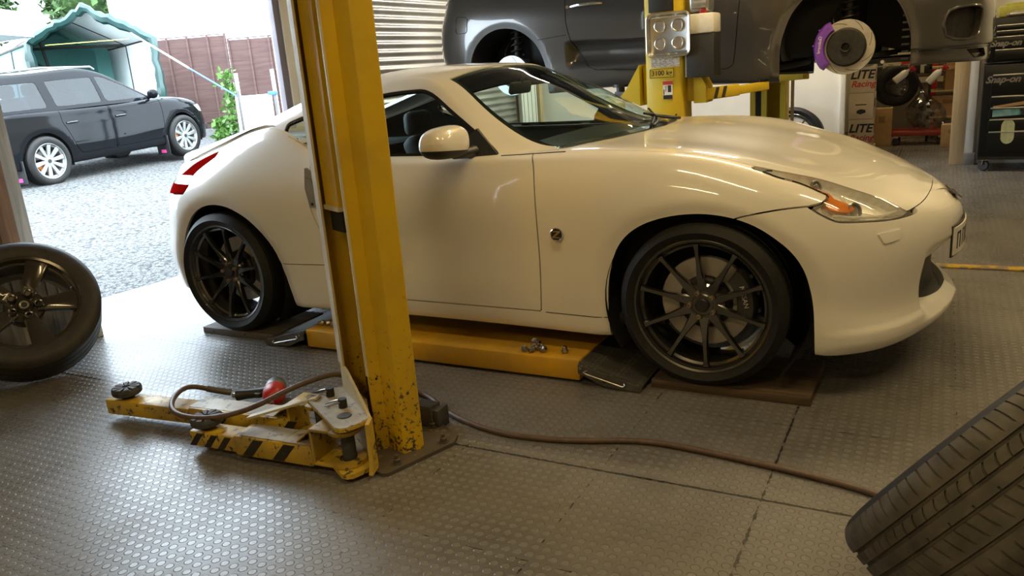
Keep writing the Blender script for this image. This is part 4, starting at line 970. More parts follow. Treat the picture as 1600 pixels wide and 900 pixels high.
# underside, liners, suspension, brakes
m = MB().box((0, 0, -.10), (1.7, 1.45, .05), bev=.02); m.box((1.62, 0, -.11), (.75, 1.2, .03)); m.box((-1.6, 0, .06), (.8, 1.1, .1), bev=.03); m.cyl((-1.9, .3, .08), (-1.5, .3, .08), .10, 16); m.box((.06, 0, .2), (2.6, 1.2, .5), bev=.1); m.build('underbody', MT['inner'], sup)
m = MB().tube([(1.50,-.62,-.115),(1.50,-.80,-.112)], .012, 8); m.bar((1.10,-.70,-.112),(1.40,-.70,-.108), .14, .012); m.build('undertray', MT['satin'], sup)
for xc, zc, r in ((1.262, .035, .40), (-1.275, 0, .37)):
    for sy in (1, -1):
        m = MB(); V = []; F = []; n = 36
        for q in range(n + 1):
            a = -.25 + (PI + .5) * q / n
            for y in (-.86, -.40): V.append((xc + r * math.cos(a), y * sy, zc + r * math.sin(a)))
        for q in range(n): F.append((2*q, 2*q+1, 2*q+3, 2*q+2))
        V.append((xc, -.40 * sy, zc)); c = len(V) - 1
        for q in range(n): F.append((2*q+1, c, 2*q+3))
        m.add(V, F); m.build('arch_liner', MT['inner'], sup, 60)
for q in range(8): MB().bar((1.61, -.80, .17 - .045*q), (1.655, -.80, .17 - .045*q), .06, .012).build('liner_vent', MT['black'], sup)
def corner(xc, front, sy):
    h = bpy.data.objects.new('hub_assembly', None); h.empty_display_size = .1; COL.objects.link(h); h.parent = sup; h.location = (xc, -.775 * sy, 0 if front else -.02); h.rotation_euler = (0, 0, 0 if sy > 0 else PI)
    brake_disc(h, .178 if front else .160, -.012, .126 if front else .09, slots=8 if front else 6, mat='disc' if front else 'silver', th=.032)
    a = math.radians(180) if sy > 0 else 0
    if front: caliper(h, .182, .0, a - 1.02, a + .80, 'cal_purple', depth=.062, txt=('brembo', False, .030, 1), tcol='decal_white', width=.046)
    else: caliper(h, .160, .0, a - .55, a + .15, 'cal_purple', depth=.05, width=.045)
    m = MB(); zz = .52; P = [(.0, .10, .05), (0, .16, .50)]; m.tube(P, .028, 12)
    hx = [(.052 * math.cos(t), .12 + .035 * t / 38 + .052 * math.sin(t), .16 + .30 * t / 38) for t in np.linspace(0, 38, 130)]; m.tube(hx, .0075, 6)
    m.build('coilover', MT['iron'], h)
    m = MB(); m.bar((-.28, .35, -.06), (0, .06, -.08), .05, .03); m.bar((.28, .35, -.06), (0, .06, -.08), .05, .03); m.bar((-.05, .05, -.12), (.05, .05, .14), .05, .06, bev=.01); m.cyl((0, .02, 0), (0, .35, .02), .03, 12); m.tube(crv([(-.06,.04,.1),(-.1,.1,.2),(-.05,.2,.3)], 12), .007, 6); m.build('suspension_arm', MT['iron'], h)
for xc, fr in ((1.275, True), (-1.275, False)):
    for sy in (1, -1): corner(xc, fr, sy)
# ---------------------------------------------------------------- the black estate car outside (local: x forward, near side -y, ground at z = 0)
est = thing('black_estate_car', 'black estate car with silver ten-spoke wheels parked on the gravel outside', 'car', (-9.56, 3.908, .308), (0, math.radians(-2.04), math.radians(96.45)))
fplan = [(2.15, 0), (2.13, .25), (2.06, .48), (1.95, .65), (1.78, .78), (1.55, .840), (1.2625, .862), (.80, .852), (.3, .850), (-.3, .850), (-.8, .852), (-1.2625, .865), (-1.65, .850), (-1.95, .80), (-2.15, .68), (-2.24, .40), (-2.26, .18), (-2.265, 0)]
fprof = {
 0: [(-.06,.22),(-.02,.23),(0,.34),(.01,.46),(0,.58),(-.02,.70),(-.06,.78),(-.12,.82)],
 3: [(-.05,.22),(-.02,.23),(0,.34),(.01,.46),(0,.58),(-.02,.70),(-.06,.79),(-.14,.85)],
 6: [(-.06,.24),(-.03,.25),(-.015,.36),(0,.48),(0,.62),(-.01,.76),(-.04,.88),(-.12,.95)],
 8: [(-.07,.24),(-.03,.25),(-.01,.36),(0,.48),(0,.62),(-.002,.76),(-.02,.88),(-.05,.95)],
 10: [(-.07,.24),(-.03,.25),(-.01,.36),(0,.48),(0,.62),(-.002,.76),(-.02,.88),(-.05,.96)],
 12: [(-.05,.26),(-.02,.27),(-.01,.38),(0,.48),(0,.62),(-.002,.76),(-.02,.90),(-.05,.98)],
 14: [(-.05,.30),(-.02,.31),(0,.40),(.01,.48),(0,.62),(-.01,.76),(-.03,.90),(-.06,.98)],
 17: [(-.05,.30),(-.02,.31),(0,.40),(.01,.48),(0,.62),(-.01,.76),(-.03,.90),(-.06,.98)]}
FZC = [(2.1, .82), (1.9, .885), (1.6, .935), (1.2, .985), (.85, 1.01), (.3, 1.0), (-1, 1.0), (-2.3, .99)]
FK = ring_body(fplan, None, fprof, lambda x: float(curve1(x, FZC)[0]), 8); FK[0, 7:, 2] = FK[0, 7, 2]; FK[-1, 7:, 2] = FK[-1, 7, 2]
bF = arch_poly(1.2625, .33, .375, .1); bR = arch_poly(-1.2625, .33, .375, .1)
fcab = [(.75,-.72),(.90,-.4),(.92,.1),(-2.15,.1),(-2.12,-.70),(-1,-.775),(0,-.78)]
fl = shell(FK, 150, 50, (bF, bR), fcab, 7)
fl.offset(-.02).both().build('inner_shell', MT['inner'], est, 0)
dF = [(-.08,1.2),(-.08,.36),(.80,.36),(.86,.5),(.88,.75),(.90,1.2)]; dRr = [(-.92,1.2),(-.92,.80),(-.84,.62),(-.78,.45),(-.72,.36),(-.105,.36),(-.105,1.2)]
fd1, r1 = cut(fl, np.minimum(sdf(XZ(fl), dF), np.where(fl.V[:, 1] < -.5, 1, -1)), .004); fd2, r1 = cut(r1, np.minimum(sdf(XZ(r1), dRr), np.where(r1.V[:, 1] < -.5, 1, -1)), .004)
fhl = [(1.62,.79),(1.80,.80),(2.06,.74),(2.10,.66),(1.95,.65),(1.74,.68)]
fh, r1 = cut(r1, np.minimum(sdf(XZ(r1), fhl), np.where(r1.V[:, 1] < -.35, 1, -1)), .003)
ftl = [(-2.05,.98),(-2.05,.68),(-2.3,.66),(-2.3,.98)]
ft, r1 = cut(r1, np.minimum(sdf(XZ(r1), ftl), np.where(r1.V[:, 1] < -.42, 1, -1)), .003)
r1.both().build('body_shell', MT['fblack'], est, .02)
for q in (fh, fh.mirror()): q.build('headlamp', MT['whitelens'], est, .02)
for q in (ft, ft.mirror()): q.build('tail_lamp', MT['redlens'], est, .02)
for q in (fd1, fd1.mirror(), fd2, fd2.mirror()):
    d = q.build('door', MT['fblack'], est, .02); sg = -1 if q.V[:, 1].mean() < 0 else 1; xr = q.V[:, 0].min()
    m = MB(); m.tube([(xr + .06, .850*sg, .79), (xr + .09, .876*sg, .795), (xr + .20, .876*sg, .795), (xr + .23, .850*sg, .79)], .014, 8); m.build('door_handle', MT['trim'], d)
    x0, x1 = q.V[:, 0].min() + .03, q.V[:, 0].max() - .05
    m = MB(); m.box(((x0 + x1) / 2 + .05, .862*sg, .52), (x1 - x0 - .12, .02, .012)); m.build('door_moulding', MT['fblack'], d)
# cabin: belt, glass top, roof edge, roof centre
FG = [[(.93,.74,.95),(.915,.72,.955),(.90,.70,.96),(1.02,0,1.0)],[(.40,.775,.96),(.38,.66,1.24),(.36,.62,1.27),(.46,0,1.33)],[(.10,.785,.965),(.03,.60,1.42),(-.02,.55,1.46),(.06,0,1.50)],[(-.6,.785,.97),(-.6,.585,1.46),(-.6,.53,1.505),(-.6,0,1.545)],[(-1.4,.775,.98),(-1.4,.59,1.44),(-1.4,.53,1.49),(-1.4,0,1.535)],[(-1.95,.745,.99),(-1.88,.61,1.38),(-1.86,.54,1.45),(-1.86,0,1.50)],[(-2.20,.60,.985),(-2.17,.54,1.05),(-2.15,.5,1.08),(-2.2,0,1.10)]]
fg = grid_surf(np.array(FG), 90, 40); k = np.argmax(fg.V[:, 2])
if fg.N[k][2] < 0: fg = Surf(fg.V, -fg.N, [f[::-1] for f in fg.F], fg.P)
fg = fg.mirror()
FW = [(.86,.985),(.82,1.0),(.42,1.225),(.10,1.375),(.02,1.395),(-1.70,1.385),(-1.80,1.36),(-2.0,1.03),(-1.97,1.005)]
sw, fr_ = cut(fg, np.minimum(sdf(XZ(fg), FW), 2.05 - Q(fg)), 0)
wsf, fr_ = cut(fr_, np.minimum((Q(fr_) - 1.95) * .3, np.minimum(2.0 - U(fr_), U(fr_) - .1) * .2), 0)
rwf, fr_ = cut(fr_, np.minimum((Q(fr_) - 1.9) * .3, (U(fr_) - 5.1) * .2), 0)
fr_.both().build('roof_and_pillars', MT['fblack'], est, .02)
wsf.both().build('windscreen', MT['fglass'], est, 0); rwf.both().build('rear_window', MT['fglass'], est, 0)
for q in (sw, sw.mirror()):
    px = q.V[:, 0]; post = np.minimum(np.abs(px + .09) - .035, np.abs(px + .95) - .07); d = sdf(XZ(q), FW)
    fr2 = q.clip(np.maximum(.022 - d, -post)).build('window_frame', MT['fblack'], est, .01)
    g3 = q.offset(-.004).clip(post)
    for lo, hi, nm in ((-.055, 2, 'front_door_window'), (-.88, -.12, 'rear_door_window'), (-3, -1.02, 'rear_side_window')):
        g3.clip(np.minimum(g3.V[:, 0] - lo, hi - g3.V[:, 0])).build(nm, MT['fglass'], fr2, 0)
m = MB(); 
for sy in (1, -1):
    P = [(.05, -.545*sy, 1.475), (0, -.54*sy, 1.515), (-.8, -.52*sy, 1.545), (-1.75, -.53*sy, 1.515), (-1.8, -.535*sy, 1.475)]; MB().tube(P, .014, 8).build('roof_rail', MT['silver'], est)
    m = MB().ball((.70, -.91*sy, 1.045), .1, 14, 10, 0, (.55, 1.05, .72)); m.tube([(.74, -.76*sy, .99), (.72, -.86*sy, 1.02)], .03, 8); mo = m.build('wing_mirror', MT['fblack'], est)
m = MB().box((-.3, 0, .32), (3.4, 1.5, .08)); m.box((-.6, 0, .55), (2.6, 1.4, .3)); m.build('cabin_floor', MT['inner'], est)
for x in (.05, -.85):
    for y in (-.36, .36):
        m = MB(); m.box((x, y, .72), (.5, .5, .16), bev=.05); m.bar((x - .22, y, .72), (x - .38, y, 1.18), .46, .12, up=(1,0,0), bev=.05); m.box((x - .42, y, 1.27), (.1, .26, .17), bev=.04); m.build('seat', MT['seat'], est, 50)
for sy in (1, -1):
    for xc in (1.2625, -1.2625):
        m = MB(); V = []; F = []; n = 28
        for q in range(n + 1):
            a = -.3 + (PI + .6) * q / n
            for y in (-.82, -.5): V.append((xc + .40 * math.cos(a), y * sy, .33 + .40 * math.sin(a)))
        for q in range(n): F.append((2*q, 2*q+1, 2*q+3, 2*q+2))
        V.append((xc, -.5*sy, .33)); c = len(V) - 1
        for q in range(n): F.append((2*q+1, c, 2*q+3))
        m.add(V, F).build('arch_liner', MT['inner'], est, 60)
        fl_ = MB().box((xc - .41, -.74*sy, .24), (.01, .26, .30), bev=.002).build('mud_flap', MT['black'], est); MB().box((xc - .417, -.74*sy, .14), (.004, .10, .05)).build('mud_flap_mark', simple('pink_print', (.75, .06, .28), .5), fl_)
def silver_wheel(xc, sy):
    w = bpy.data.objects.new('wheel', None); COL.objects.link(w); w.parent = est; w.location = (xc, -.755 * sy, .33); w.rotation_euler = (0, .15, 0 if sy > 0 else PI); wd = .225
    MB().lathe(tyre_mesh(.33, .232, wd), 64, (0,0,0), (0,1,0)).build('tyre', MT['tyre'], w, 40)
    m = MB(); rim_barrel(m, .238, wd - .02); spoke_set(m, 10, .05, .222, lambda t: (.020 + .010 * t, -wd / 2 + .012 + .015 * (1 - t), .03), PI / 2)
    m.lathe([(0, -wd/2 + .02), (.055, -wd/2 + .024), (.07, -wd/2 + .035), (.07, -wd/2 + .08)], 32, (0,0,0), (0,1,0)); r = m.build('rim', MT['silver'], w, 32)
    MB().lathe([(0, -wd/2 + .014), (.026, -wd/2 + .016), (.03, -wd/2 + .03)], 24, (0,0,0), (0,1,0)).build('centre_cap', MT['black'], r)
    b = brake_disc(w, .145, .01, .08); caliper(w, .15, .01, 2.7, 3.7, 'amber', depth=.05); return w
w0 = silver_wheel(1.2625, 1)
for xc, sy in ((-1.2625, 1), (1.2625, -1), (-1.2625, -1)):
    w = dup(w0, est); w.location = (xc, -.755 * sy, .33); w.rotation_euler = (0, .35 * xc, 0 if sy > 0 else PI)
m = MB().box((1.98, 0, .40), (.3, 1.1, .12), bev=.03).build('lower_grille', MT['black'], est)
# ---------------------------------------------------------------- foreground two-post lift column with its folded arms
lc = thing('lift_column', 'worn yellow lift column standing on the studded floor in front of the white coupe, arms folded at its foot', 'vehicle lift')
P1 = np.array([.339, -1.763]); cu = np.array([.82, -.57]); cu /= np.linalg.norm(cu); ce = np.array([.57, .82]); ce /= np.linalg.norm(ce)
def cp(e, u): return tuple(P1 + ce * e + cu * u)
D = .225
path = [cp(.0, -.010), cp(.0, 0), cp(.045, .0), cp(.071, .074), cp(.076, .078), cp(.146, .078), cp(.150, .072), cp(.150, -D - .072), cp(.146, -D - .078), cp(.076, -D - .078), cp(.071, -D - .074), cp(.045, -D), cp(-.04, -D), cp(-.04, -D + .055)]
def sheet(path, th):
    P = np.array(path); T = np.gradient(P, axis=0); T /= np.linalg.norm(T, axis=1, keepdims=True); N = np.stack([-T[:, 1], T[:, 0]], 1); return [tuple(q) for q in P] + [tuple(q) for q in (P + N * th)[::-1]]
EXY = dict(ex=(1,0,0), ey=(0,1,0), ez=(0,0,1))
m = MB().prism(sheet(path, .006), .012, 3.15, **EXY); m.build('column', MT['yellow'], lc, 50)
for e0, u0, u1, nm in ((-.004, -.012, .002, 'near'), (-.044, -D - .002, -D + .058, 'far')):
    m = MB().prism([cp(e0, u0), cp(e0, u1), cp(e0 + .007, u1), cp(e0 + .007, u0)], .30, 3.15, **EXY); m.build('column_lip', MT['cream'], lc)  # lips of the yellow column coloured pale for the daylight on them
m = MB().prism([cp(-.022, -.172), cp(-.006, -.060), cp(.09, -.060), cp(.09, -.172)], .89, 2.9, **EXY); ct = m.build('carriage_tube', MT['yellow'], lc)
m = MB().prism([cp(-.030, -.180), cp(-.012, -.052), cp(.09, -.052), cp(.09, -.180)], .875, .89, **EXY); m.build('tube_collar', MT['cream'], ct)
m = MB().prism([cp(-.012, -.165), cp(.004, -.068), cp(.085, -.068), cp(.085, -.165)], .80, .875, **EXY); m.build('tube_end', MT['inner'], ct)
m = MB().prism([cp(.05, -.18), cp(.05, -.005), cp(.056, -.005), cp(.056, -.18)], .02, .80, **EXY); m.build('inner_web', MT['yellow'], lc)
m = MB(); m.prism([(.456, -1.893), (.474, -1.885), (.566, -1.612), (.548, -1.556), (.38, -1.46), (.12, -1.50), (.10, -1.66), (.30, -1.86)], 0, .014, **EXY); bp = m.build('base_plate', MT['rust'], lc)
for x, y in ((.462, -1.815), (.528, -1.622), (.42, -1.53), (.18, -1.56)):
    m = MB().lathe([(0, .014), (.018, .014), (.018, .018), (.013, .018)], 20, (x, y, 0)); m.lathe([(.013, .018), (.013, .030), (.010, .033), (0, .033)], 6, (x, y, 0)); m.cyl((x, y, .03), (x, y, .045), .007, 10); m.build('anchor_bolt', MT['rust'], bp, 20)
m = MB()
for (e, u, z) in ((.095, .0785, .30), (.095, .0785, .302)): pass
for k in (0, 1):
    q = cp(.028 + .02 * k, .0005); m = MB().cyl((*q, .285 + .003 * k), (q[0] + cu[0] * .0015, q[1] + cu[1] * .0015, .285 + .003 * k), .0045, 12); m.build('bolt_hole', MT['inner'], lc)
# carriage: top and bottom plates, upright, pivot pins
tp = [(.414, -1.868), (.412, -1.905), (.392, -1.962), (.372, -1.976), (.35, -1.974), (.085, -1.815), (.068, -1.797), (.064, -1.77), (.10, -1.705), (.16, -1.66), (.30, -1.74)]
m = MB().prism([(x, y) for x, y in tp], .018, .034, **EXY); m.bar((.20, -1.715, .11), (.38, -1.835, .11), .014, .17); cg = m.build('carriage', MT['yellow_arm'], lc)
m = MB().prism(tp, .188, .200, **EXY); m.build('edge_plate', MT['yellow_arm'], cg); m = MB().prism([(.24 + (x - .24) * .985, -1.82 + (y + 1.82) * .985) for x, y in tp], .199, .2025, **EXY); m.build('top_plate', MT['worn_top'], cg)
q0, q1 = Vector((.155, -1.688, 0)), Vector((.412, -1.866, 0)); dd = (q1 - q0).normalized(); nn_ = Vector((0, 0, 1)).cross(dd)
m = MB().prism([(0, .05), (.31, .05), (.31, .20), (.285, .215), (.075, .295), (.035, .300), (0, .275)], -.004, .006, q0, dd, (0,0,1), nn_); m.build('carriage_upright', MT['cream'], cg)
f0 = Vector((.418, -1.870, 0)); fd = Vector((.03, -.09, 0)).normalized(); m = MB().prism([(0, .02), (.06, .02), (.045, .06), (.04, .195), (0, .205)], -.007, .007, f0, fd, (0,0,1), fd.cross(Vector((0,0,1)))); m.build('carriage_flange', MT['yellow_arm'], cg)
piv = [(.320, -1.887), (.080, -1.748)]
for x, y in piv:
    m = MB().cyl((x, y, .03), (x, y, .205), .024, 24); m.lathe([(0, .206), (.022, .206), (.026, .203)], 24, (x, y, 0)); m.build('pivot_pin', MT['rubber_pad'], cg)
for x, y in ((.268, -1.83), (.155, -1.765)):
    m = MB().cyl((x, y, .2), (x, y, .235), .015, 20); k = m.build('locking_pin', MT['iron'], cg)
    c = Vector((x - .035, y - .01, .218)); m = MB().tube([c + Vector((.034 * math.cos(a), .024 * math.sin(a), .008 * math.cos(a))) for a in np.linspace(0, 2 * PI, 25)[:-1]], .0028, 6, closed=True); m.build('pull_ring', MT['steel'], k)
def arm(name, piv, tip, w, h, z0, outer, inner_w, inner_h):
    p0 = Vector((*piv, 0)); p1 = Vector((*tip, 0)); d = (p1 - p0).normalized(); s = Vector((0, 0, 1)).cross(d); L = (p1 - p0).length
    # yoke: a bent strap around the pivot
    m = MB(); prof = [(-.045, z0 - .008), (-.045, z0 + .004), (.055, z0 + .006)]
    m.lathe([(.030, .150), (.056, .150), (.060, .156), (.060, .165), (.030, .168)], 28, p0); m.lathe([(.030, .036), (.062, .036), (.062, .050), (.030, .050)], 28, p0)
    up = lambda z: Vector((0, 0, z))
    m.bar(p0 + d * .108 + up(.030), p0 + d * .108 + up(.164), w, .012, up=d, bev=.004)
    m.bar(p0 + d * .112 + up(.162), p0 + d * .03 + up(.162), w, .012, bev=.004); m.bar(p0 + d * .112 + up(.036), p0 + d * .03 + up(.036), w, .012, bev=.004)
    m.bar(p0 + d * .105 + up(.166), p0 + d * .185 + up(z0 + h), w * .8, .006, bev=.002)
    a = m.build(name, MT['yellow_arm'], lc)
    m = MB(); m.bar(p0 + d * .112 + Vector((0,0,z0 + h / 2)), p0 + d * outer + Vector((0,0,z0 + h / 2)), w, h, bev=.008); o = m.build('outer_tube', MT['yellow_arm'], a)
    m = MB(); m.bar(p0 + d * (outer - .05) + Vector((0,0,z0 + inner_h / 2 + .004)), p1 + Vector((0,0,z0 + inner_h / 2 + .004)), inner_w, inner_h, bev=.007); n = m.build('inner_tube', MT['yellow_arm'], a)
    return a, p0, p1, d, s, L
a1, p0, p1, d, s, L = arm('short_arm', (.318, -1.893), (-.362, -1.948), .105, .078, .022, .46, .086, .062)
zf = -1 if s.y > 0 else 1                      # side that faces the camera
def hazard(par, p0, d, s, w, z0, z1, spans, lean=.03):
    for t0, t1 in spans:
        q = p0 + s * zf * (w / 2 + .0006); m = MB().prism([(t0 + lean, z0), (t1 + lean, z0), (t1 - lean, z1), (t0 - lean, z1)], -.0012, .0008, q, d, (0,0,1), s * zf); m.build('hazard_stripe', MT['stripe'], par)
hazard(a1, p0, d, s, .105, .028, .094, ((.21, .26), (.35, .395)))
hazard(a1, p0, d, s, .086, .030, .082, ((.50, .53), (.565, .595), (.635, .665)), .022)
m = MB().prism([(.24, .1005), (.43, .1005), (.43, .1025), (.24, .1025)], -.046, .046, p0, d, (0,0,1), s); m.prism([(.13, .10), (.235, .10), (.235, .1045), (.16, .1045)], -.05, .05, p0, d, (0,0,1), s); m.build('cover_plate', MT['worn_top'], a1)
def pad(par, c, z, r=.058):
    m = MB().cyl((c.x, c.y, z - .02), (c.x, c.y, z + .012), .026, 18); b_ = m.build('pad_post', MT['iron'], par)
    m = MB(); m.lathe([(0, z + .012), (r - .008, z + .010), (r, z + .016), (r + .002, z + .032), (r - .006, z + .038), (0, z + .036)], 48, (c.x, c.y, 0))
    for k in range(10):
        a = 2 * PI * k / 10; dv = Vector((math.cos(a), math.sin(a), 0)); sv = Vector((-dv.y, dv.x, 0)); cc = Vector((c.x, c.y, z + .037))
        m.add([cc + dv * .014 - sv * .003, cc + dv * r - sv * .013, cc + dv * r + sv * .013, cc + dv * .014 + sv * .003, cc + dv * .014 - sv * .003 + Vector((0,0,.007)), cc + dv * (r - .004) - sv * .011 + Vector((0,0,.008)), cc + dv * (r - .004) + sv * .011 + Vector((0,0,.008)), cc + dv * .014 + sv * .003 + Vector((0,0,.007))], [(0,3,2,1),(4,5,6,7),(0,1,5,4),(1,2,6,5),(2,3,7,6),(3,0,4,7)])
    m.build('rubber_pad', MT['rubber_pad'], b_)
pad(a1, p1 - d * .055, .092)
a2, p0, p1, d, s, L = arm('long_arm', (.080, -1.748), (-.978, -1.858), .112, .082, .022, .60, .092, .066)
hazard(a2, p0, d, s, .112, .030, .098, ((.10, .14), (.42, .47)))
pad(a2, p1 - d * .085, .096)
m = MB().prism([(.12, .1045), (1.0, .1045), (1.0, .1065), (.12, .1065)], -.04, .04, p0, d, (0,0,1), s) if False else MB().prism([(.16, .1035), (.60, .1035), (.60, .1055), (.16, .1055)], -.045, .045, p0, d, (0,0,1), s); m.build('worn_top_face', MT['worn_top'], a2)
m = MB().bar((.13, -1.80, .21), (-.17, -1.865, .115), .035, .008); m.build('arm_restraint', MT['cream'], lc)
# ---------------------------------------------------------------- stepped rubber block behind the column
m = MB(); m.box((.385, -1.505, .045), (.08, .065, .09), bev=.004); m.box((.432, -1.49, .04), (.03, .075, .08), bev=.004)
for k in range(8): m.box((.385, -1.533 + .008 * k, .092), (.08, .0035, .006))
rb = m.build('rubber_block', MT['rubber_pad'], None); tag(rb, 'ridged grey rubber lifting block on the floor behind the foreground yellow column', 'rubber block')
# ---------------------------------------------------------------- low scissor lift under the coupe
sl_ = thing('scissor_lift', 'low yellow scissor lift platform on the floor under the sill of the white coupe', 'vehicle lift', (.02, -.70, 0))
m = MB().box((0, 0, .058), (1.51, .49, .094), bev=.010); m.build('platform', MT['yellow_clean'], sl_)
m = MB().box((0, 0, .007), (1.46, .44, .014)); m.build('platform_base', MT['inner'], sl_)
chk = NT('chequer_plate'); 
def chequer():
    t = chk; w1 = t.node('ShaderNodeTexVoronoi', feature='F1', i_Scale=38.0, i_Randomness=.25); mp = t.node('ShaderNodeMapping'); t.l.new(t.co(), mp.inputs[0]); mp.inputs['Rotation'].default_value = (0, 0, .78); mp.inputs['Scale'].default_value = (1, 2.6, 1); t.l.new(mp.outputs[0], w1.inputs['Vector'])
    h = t.ramp(w1.outputs['Distance'], (.18, 1.0), (.30, 0.0)); t.set(Base_Color=t.mix(h, (.10, .097, .09), (.22, .21, .195)), Metallic=.5, Roughness=.5); t.bump(h, .8, .003)
chequer()
for sg, nm in ((1, 'right'), (-1, 'left')):
    x0, x1 = .757, 1.030
    m = MB(); m.prism([(x0 * sg, .098), (x1 * sg, .028), (x1 * sg, .018), (x0 * sg, .086)], -.255, .255, ez=(0,1,0)); r = m.build('ramp_flap', chk.m, sl_)
    for y in (-.262, .262):
        m = MB().prism([(x0 * sg, .094), ((x1 + .004) * sg, .024), ((x1 - .008) * sg, .004), (.86 * sg, .012), (.80 * sg, .040), (x0 * sg, .055)], y - .005, y + .005, ez=(0,1,0)); m.build('ramp_cheek', MT['lift_grey'], r)
    m = MB(); m.cyl((.772 * sg, -.275, .082), (.772 * sg, .262, .082), .008, 12); m.build('hinge_pin', MT['steel'], r)
    m = MB(); m.tube([(.80 * sg, -.269, .072), (.785 * sg, -.276, .066), (.80 * sg, -.276, .058), (.955 * sg, -.276, .022), (.965 * sg, -.276, .030), (.96 * sg, -.269, .034)], .0035, 6); m.build('flap_rod', MT['steel'], r)
    m = MB(); m.cyl((.875 * sg, -.272, .036), (.875 * sg, -.262, .036), .008, 12); m.build('rod_bolt', MT['iron'], r)
# ---------------------------------------------------------------- the second lift that carries the grey car
l2 = thing('two_post_lift', 'bright yellow two-post lift holding up the grey car behind the white coupe', 'vehicle lift', (.43, 2.9, 0))
def post_profile(w, dpt, yf, sg):     # C channel, open side towards sg*y
    return [(-w/2, yf + sg*dpt), (-w/2 - .012, yf + sg*dpt*.5), (-w/2, yf + sg*.01), (-w/2 + .012, yf), (w/2 - .012, yf), (w/2, yf + sg*.01), (w/2 + .006, yf + sg*dpt*.5), (w/2, yf + sg*dpt), (w/2 - .05, yf + sg*dpt), (w/2 - .05, yf + sg*(dpt - .012)), (w/2 - .014, yf + sg*(dpt - .012)), (w/2 - .014, yf + sg*.016), (-w/2 + .014, yf + sg*.016), (-w/2 + .014, yf + sg*(dpt - .012)), (-w/2 + .05, yf + sg*(dpt - .012)), (-w/2 + .05, yf + sg*dpt)]
m = MB().prism(post_profile(.245, .22, -1.45, 1), 0, 2.9, org=(-.015, 0, 0), **EXY); pn = m.build('near_post', MT['yellow_far'], l2, 50)
m = MB().prism(post_profile(.33, .22, 1.57, -1), 0, 2.9, org=(.13, 0, 0), **EXY); pf = m.build('far_post', MT['yellow_far'], l2, 50)
m = MB().box((.10, 1.36, 1.0), (.05, .06, 2.0)); m.build('far_carriage', MT['yellow_far'], pf); m = MB().box((.05, 1.40, 1.1), (.06, .08, 2.2)); m.build('far_post_inner_shade', MT['inner'], pf)  # dark box painted in for the shaded hollow of the far post
m = MB().tube([(.335, 1.5, 0.1), (.335, 1.5, 2.9)], .016, 8); m.build('conduit', MT['galv'], pf)
m = MB().box((-.015, -1.28, 1.13), (.36, .12, .26), bev=.012); m.prism([(-.20, .99), (-.34, 1.06), (-.30, 1.10), (-.20, 1.26)], -1.40, -1.22, ez=(0,1,0)); m.prism([(.17, .99), (.25, .99), (.25, 1.10), (.17, 1.25)], -1.40, -1.22, ez=(0,1,0)); c2 = m.build('near_carriage', MT['yellow_far'], l2)
m = MB().bar((.16, -1.35, 1.035), (.42, -1.22, 1.055), .08, .075, bev=.008); m.bar((.40, -1.23, 1.05), (.56, -1.02, 1.062), .065, .055, bev=.006); ar = m.build('front_arm', MT['yellow_far'], l2)
for t in (.30, .345): 
    q = Vector((t, -1.35 + (t - .16) * .5 - .0465, 1.035 + (t - .16) * .077)); m = MB().prism([(-.017, -.035), (.005, -.035), (.022, .035), (0, .035)], -.0015, .0015, q, (.89, .445, .07), (0,0,1), (.445, -.89, 0)); m.build('hazard_stripe', MT['stripe'], ar)
m = MB().cyl((.545, -1.03, 1.06), (.545, -1.03, 1.115), .03, 16); m.cyl((.545, -1.03, 1.105), (.545, -1.03, 1.118), .05, 20); m.build('lifting_pad', MT['black'], ar)
m = MB().bar((-.22, -1.33, 1.045), (-.46, -1.10, 1.05), .08, .07, bev=.008); ar2 = m.build('rear_arm', MT['lift_grey'], l2)
m = MB().cyl((-.44, -1.12, 1.06), (-.44, -1.12, 1.125), .03, 16); m.cyl((-.44, -1.12, 1.115), (-.44, -1.12, 1.135), .055, 20); m.build('lifting_pad', MT['black'], ar2)
for sg in (1, -1):
    m = MB().bar((.10 + .1 * sg, 1.30, 1.035), (.10 + .42 * sg, 1.05, 1.05), .08, .07, bev=.008); m.cyl((.10 + .42 * sg, 1.05, 1.06), (.10 + .42 * sg, 1.05, 1.115), .04, 16); m.build('far_arm', MT['yellow_far'], l2)
m = MB().box((0, -1.45, .01), (.42, .42, .02)); m.box((.13, 1.50, .01), (.45, .42, .02)); m.build('base_plates', MT['rust'], l2)
YF = -1.4525
m = MB().box((-.02, YF - .004, 1.74), (.165, .012, .32), bev=.003); m.build('black_cover', MT['black'], pn)
def decal(par, nm, x0, x1, z0, z1, mat, y=YF, th=.002): m = MB().box(((x0 + x1) / 2, y, (z0 + z1) / 2), (x1 - x0, th, z1 - z0)); return m.build(nm, mat, par)
paper = NT('printed_pale_label')
def paperlab():
    t = paper; mp = t.node('ShaderNodeMapping'); t.l.new(t.co(), mp.inputs[0]); mp.inputs['Scale'].default_value = (60, 1, 170); n = t.noise(1.0, 2, .5, mp.outputs[0]); t.set(Base_Color=t.ramp(n, (.46, (.62, .58, .48)), (.56, (.36, .33, .28))), Roughness=.6)
paperlab()
decal(pn, 'instruction_label', -.095, .095, 1.235, 1.310, paper.m)
d_ = decal(pn, 'capacity_label', -.108, .055, 1.168, 1.225, MT['yellow_far']); m = MB()
for a, c in ((( -.108, 1.168), (.055, 1.171)), ((-.108, 1.222), (.055, 1.225)), ((-.108, 1.168), (-.105, 1.225)), ((.052, 1.168), (.055, 1.225))): m.box(((a[0] + c[0]) / 2, YF - .0015, (a[1] + c[1]) / 2), (max(c[0] - a[0], .002), .0015, max(c[1] - a[1], .002)))
